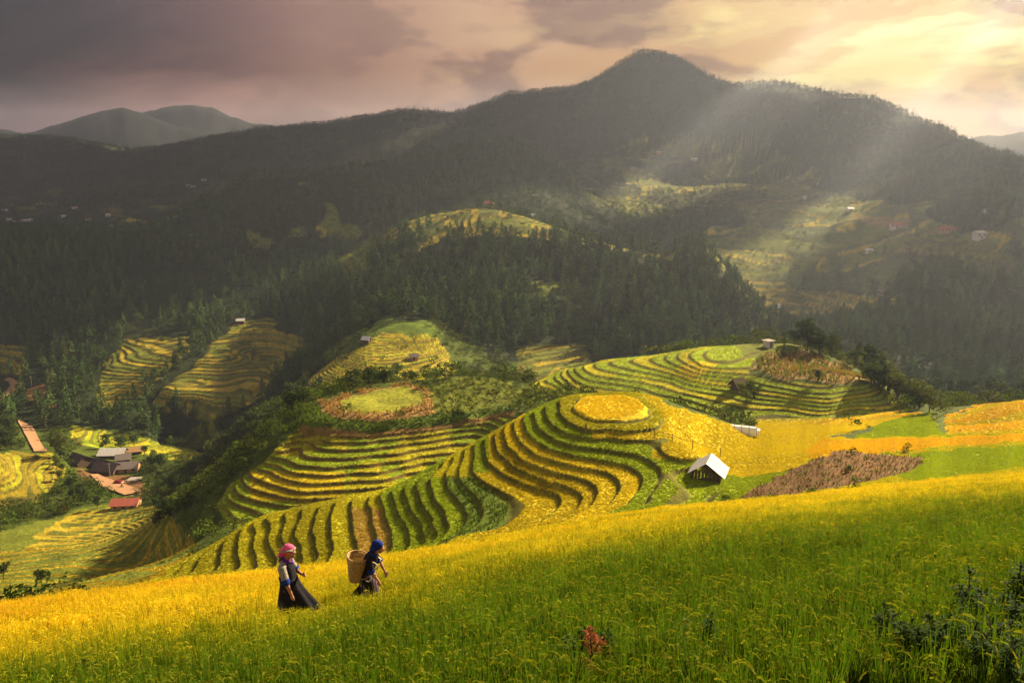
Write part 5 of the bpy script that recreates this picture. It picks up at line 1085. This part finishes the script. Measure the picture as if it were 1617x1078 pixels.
# basket on her back: woven courses and uprights between two hoops
def mat_basket():
    m = bpy.data.materials.new('woven bamboo'); m.use_nodes = True; t = NT(m.node_tree); bb = t.n['Principled BSDF']; co = t.node('ShaderNodeTexCoord').outputs['Object']
    t.put(bb.inputs['Base Color'], t.ramp(t.noise(t.vmath('MULTIPLY', co, (14, 14, 60)), 1, 4), [(.3, (.22, .12, .045)), (.55, (.46, .28, .11)), (.75, (.60, .40, .18))])); bb.inputs['Roughness'].default_value = .6; return m
M_BASK = mat_basket()
bk = empty('basket', tuple(pb + Vector((-.30, -.06, .70))), 0); bk.rotation_euler = (.06, .16, 0); tag(bk, 'tall woven bamboo back basket carried behind the woman in blue', 'basket')
Rb = lambda z: .105 + .105 * (z / .56) ** .8
for i in range(18):
    b = MB(); z = .02 + i * .0300; n = 40; vs = []
    for k in range(n):
        a = 2 * math.pi * k / n; r = Rb(z) + .006 * (1 if (k + i) % 2 else -1)
        vs += [(r * math.cos(a), r * math.sin(a), z - .0155), ((r + .006) * math.cos(a), (r + .006) * math.sin(a), z), (r * math.cos(a), r * math.sin(a), z + .0155), ((r - .006) * math.cos(a), (r - .006) * math.sin(a), z)]
    b.add(vs, [(4 * k + q, 4 * ((k + 1) % n) + q, 4 * ((k + 1) % n) + (q + 1) % 4, 4 * k + (q + 1) % 4) for k in range(n) for q in range(4)]); b.obj('weave', M_BASK, bk, True)
for z, rr in ((.575, .016), (.46, .011), (.02, .012)):
    b = MB(); n = 36; b.tube([(Rb(z) * 1.03 * math.cos(2 * math.pi * k / n), Rb(z) * 1.03 * math.sin(2 * math.pi * k / n), z) for k in range(n + 1)], rr, 8); b.obj('hoop', M_BASK, bk, True)
b = MB(); b.tube([(0, 0, .0), (0, 0, .02)], [.10, .105], 24); b.obj('bottom', M_BASK, bk)
for s in (-1, 1):
    b = MB(); b.tube([(.20, s * .07, .50), (.36, s * .13, .57), (.46, s * .145, .50), (.44, s * .155, .32), (.30, s * .15, .12), (.14, s * .06, .10)], .012, 6); b.obj('strap', M_STRAP, bk, True)
# leafy weeds close to the camera, mostly dark leaved, densest at the lower right
M_WEED = mat_leaf('dark weed leaves', .15, False, var=.2); M_WEEDS = mat_plain('weed stem', (.05, .035, .015), .9, 10, .3)
def weed(seed, h, n, dead=False):
    r = random.Random(seed); st = MB(); lf = MB(); bend = Vector((r.uniform(-.12, .12), r.uniform(-.12, .12), 0)) * h
    P_ = lambda t: Vector((0, 0, h * t)) + bend * t * t
    st.tube([P_(0) - Vector((0, 0, .3)), P_(.3), P_(.6), P_(1)], [.012, .010, .008, .004], 6)
    heads = [(P_, 1.0)]
    for q in range(3):
        t0 = r.uniform(.35, .75); a = r.uniform(0, 6.28); b0 = P_(t0); e = b0 + Vector((math.cos(a) * .16, math.sin(a) * .16, .30)) * h * .8; st.tube([b0, b0.lerp(e, .5) + Vector((0, 0, -.02)), e], [.007, .006, .003], 5); heads.append(((lambda b0, e: lambda t: b0.lerp(e, t))(b0, e), .6))
    for f, k in heads:
        for i in range(int(n * k)):
            t = 1 - r.random() ** 1.5 * .75; p = f(t); a = i * 2.4 + r.uniform(-.3, .3); d = Vector((math.cos(a), math.sin(a), 0)); L_ = h * r.uniform(.09, .17) * (1.15 - .35 * t); up = .25 + .9 * (t - .5) + r.uniform(-.2, .2); s = Vector((-d.y, d.x, 0)) * L_ * (.16 if not dead else .10)
            m = p + (d + Vector((0, 0, up))) * L_ * .55; e = p + (d * 1.05 + Vector((0, 0, up - .35))) * L_; lf.add([p, m - s, e, m + s, m + Vector((0, 0, -L_ * .04))], [(0, 1, 4), (1, 2, 4), (2, 3, 4), (3, 0, 4)], [.1, .6, .9, .6, .4])
    return st, lf
def weed_mesh(seed, h, n, c, dead=False):
    st, lf = weed(seed, h, n, dead); me = lf.mesh('weed_leaves', M_WEED); a = me.attributes.new('tint', 'FLOAT_COLOR', 'POINT'); a.data.foreach_set('color', np.tile((*c, 1), len(me.vertices))); return st.mesh('weed_stem', M_WEEDS), me
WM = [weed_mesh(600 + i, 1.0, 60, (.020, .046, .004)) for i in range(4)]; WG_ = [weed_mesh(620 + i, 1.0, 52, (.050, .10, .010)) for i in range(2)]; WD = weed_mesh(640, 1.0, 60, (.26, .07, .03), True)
def put_weed(px, py, D, h, ms, label, group=None, cat='weed'):
    """top of the plant at a pixel; it grows up from the ground there"""
    t = at(px, py, D); g = gz(t[0], t[1]); o = empty('leafy_weed', (t[0], t[1], g), R.uniform(0, 6)); hh = max(.5, t[2] - g); o.scale = (min(hh, h), min(hh, h), hh); tag(o, label, cat, group)
    link(bpy.data.objects.new('stem', ms[0]), o); link(bpy.data.objects.new('leaves', ms[1]), o)
for px, py, D in [(1540,905,5.6),(1512,958,5.0),(1560,948,5.2),(1590,925,5.4),(1612,950,4.8),(1535,1000,4.5),(1575,1000,4.4),(1605,1015,4.2),(1500,1030,4.4),(1470,1040,4.6),(1555,1045,4.0),(1590,1060,3.9),(1440,1055,4.5),(1420,1062,4.6),(1612,890,5.4),(1400,1030,5.2)]:
    put_weed(px, py, D, .95, R.choice(WM), 'dark leafy weed in the thicket at the lower right corner', 'dark weeds in the lower right corner')
put_weed(893, 1012, 5.6, .62, WG_[0], 'green spiky weed left of the dead red brown one'); put_weed(929, 1010, 5.8, .62, WM[1], 'dark spiky weed right behind the dead red brown one'); put_weed(962, 1030, 5.4, .62, WM[2], 'dark weed right of the dead red brown one')
put_weed(938, 1036, 5.2, .62, WD, 'dead red brown weed standing in the green rice at the bottom'); put_weed(1078, 1010, 5.5, .75, WG_[1], 'green weed with pale leaf tips in the rice at the bottom'); put_weed(1120, 1035, 5.4, .7, WM[0], 'dark weed right of the one with pale leaf tips')
put_weed(137, 1040, 7.2, .6, WM[3], 'dark upright weed in the rice at the lower left'); put_weed(152, 1056, 7.0, .5, WG_[0], 'pale green weed beside the dark one at the lower left')
# yellow flowered bush between the two women, tall weeds along the edge of the rice
SHR = []
for i in range(4):
    tr_, cr_ = broadleaf(2.2, 1.5, 150, 700 + i, .04, 6); SHR.append((tr_.mesh('bush_stem', M_BARK), {}, cr_))
def small_bush(px, py, hgt, tone, label, cat='bush', group=None, D0=None):
    p = hit(px, py) if D0 is None else Vector(at(px, py, D0)); p.z = gz(p.x, p.y) - .1; t, dct, cr_ = SHR[rt.randrange(4)]
    if tone not in dct:
        me = cr_.mesh('bush_leaves', M_LEAF_O); a = me.attributes.new('tint', 'FLOAT_COLOR', 'POINT'); a.data.foreach_set('color', np.tile((*{'dark': (.034, .055, .014), 'mid': (.050, .078, .014), 'olive': (.085, .105, .016), 'light': (.15, .19, .02)}[tone], 1), len(me.vertices))); dct[tone] = me
    c = dct[tone]; o = empty('bush', tuple(p), rt.uniform(0, 6)); s = hgt / 2.2; o.scale = (s * rt.uniform(.85, 1.2), s * rt.uniform(.85, 1.2), s); tag(o, label, cat, group); link(bpy.data.objects.new('stem', t), o); link(bpy.data.objects.new('leaves', c), o)
small_bush(508, 895, 2.1, 'light', 'yellow green bush behind the rice between the two women', D0=41)
small_bush(532, 888, 2.0, 'mid', 'green bush just right of the yellow green one behind the rice', D0=41)
for px, od in ((18, 'first'), (44, 'second'), (70, 'third'), (100, 'fourth'), (132, 'fifth')): small_bush(px, 957, rt.uniform(1.1, 1.6), 'mid', 'low dark green bush at the lower left edge of the rice, %s from the left' % od, group='bushes along the lower left edge of the rice', D0=np.interp(px, EDGE_PX, EDGE_D) + 5)
for px, py in ((225,922),(255,912),(245,916),(265,908)): small_bush(px, py, 1.8, 'olive', 'feathery green clump at the left end of the terraces', group='clumps at the left end of the terraces', D0=42)
for px, py, D in ((1350,790,61),(1280,795,60),(1222,797,58),(1170,800,56),(1345,715,82),(1430,720,84),(1340,742,72),(1145,790,70)): small_bush(px, py, rt.uniform(.8, 1.5), rt.choice(['mid', 'dark', 'olive']), 'low weed clump on the edge of the brown stubble patch', group='weed clumps round the brown patch', D0=D)
# ------------------------------------------------------------------ the air
def haze(density=.00013, ani=.55):
    zlo = float(ZT.min()) - 8
    x0, x1, y0, y1, z0, z1 = -5200, 6400, -60, 5200, zlo, 318
    V = np.array([(x, y, z) for x in (x0, x1) for y in (y0, y1) for z in (z0, z1)])
    Fq = np.array([(0, 1, 3, 2), (4, 6, 7, 5), (0, 4, 5, 1), (2, 3, 7, 6), (0, 2, 6, 4), (1, 5, 7, 3)])
    m = bpy.data.materials.new('pale evening haze'); m.use_nodes = True; t = NT(m.node_tree); t.n.clear()
    v = t.node('ShaderNodeVolumePrincipled'); v.inputs['Color'].default_value = (.64, .73, 1.0, 1); v.inputs['Density'].default_value = density; v.inputs['Anisotropy'].default_value = ani
    t.l.new(v.outputs[0], t.node('ShaderNodeOutputMaterial').inputs['Volume'])
    o = link(bpy.data.objects.new('haze', mesh_np('haze', V, Fq, mat=m))); kind(o, 'stuff', 'pale evening haze lying over the valley and mountains')
def shade_cloud_deck(zc=740, hole=((-200, 530, -130, 110, 150), (-270, 560, -128, 70, 110), (330, 690, -110, 110, 150), (300, 1320, 0, 85, 115, 600), (570, 1220, 0, 55, 82, 480), (40, 1300, 0, 30, 50, 450))):
    """unseen cloud added to shade the far valley, with gaps cut for sun shafts"""
    n = 260; xs = np.linspace(-2000, 4000, n); ys = np.linspace(1590, 3450, 90); X, Y = np.meshgrid(xs, ys)
    nz = fnoise(X / 300, Y / 300, 91, 4)
    th = .66 + nz * 1.0
    edge = np.minimum.reduce([sstep(X, -2000, -1700), 1 - sstep(X, 3700, 4000), sstep(Y, 1600, 1740), 1 - sstep(Y, 3280, 3450)]); th = th * edge - (1 - edge) * .5
    for qx, qy, qz, r0, r1, *ln in hole:
        k = (zc - qz) / SUND.z; cx, cyy = qx + SUND.x * k, qy + SUND.y * k
        ln = ln[0] if ln else 0; vx, vy = qx / math.hypot(qx, qy), qy / math.hypot(qx, qy); t_ = np.clip((X - cx) * vx + (Y - cyy) * vy, -ln, ln)   # round gap cut to light a spot, or long slit for a sun ray
        d = np.hypot(X - cx - t_ * vx, Y - cyy - t_ * vy); th = th - 2.4 * (1 - sstep(d + nz * (20 if ln else 70), r0, r1))
    keep = th > 0; T_ = np.maximum(th, 0) ** .6
    top = zc + 150 * T_ + 25 * nz; bot = zc - 50 * T_ + 12 * nz
    q = keep[:-1, :-1] & keep[1:, :-1] & keep[:-1, 1:] & keep[1:, 1:]
    i, j = np.nonzero(q); N_ = X.size; W_ = X.shape[1]; b = i * W_ + j
    Fq = np.r_[np.c_[b, b + 1, b + W_ + 1, b + W_] + N_, np.c_[b, b + W_, b + W_ + 1, b + 1]]
    e = []
    for di, dj, a, c in ((0, -1, W_, 0), (0, 1, 1, W_ + 1), (-1, 0, 0, 1), (1, 0, W_ + 1, W_)):
        qq = np.pad(q, 1)[1 + di:1 + di + q.shape[0], 1 + dj:1 + dj + q.shape[1]]; o = b[~qq[i, j]]
        e.append(np.c_[o + a, o + c, o + c + N_, o + a + N_])
    V = np.r_[np.c_[X.ravel(), Y.ravel(), bot.ravel()], np.c_[X.ravel(), Y.ravel(), top.ravel()]]; Fq = np.r_[(Fq,) + tuple(e)]
    ids, inv = np.unique(Fq, return_inverse=True)
    m = mat_plain('cloud', (.8, .78, .78), 1, .004, .1, 0)
    o = link(bpy.data.objects.new('clouds', mesh_np('clouds', V[ids], inv.reshape(Fq.shape), mat=m, smooth=True))); kind(o, 'stuff', 'unseen cloud deck added above the far valley to shade it and shape sun rays')
shade_cloud_deck()  # out of view, added for its shadow and the rays through its gaps
haze(.000115, .5)
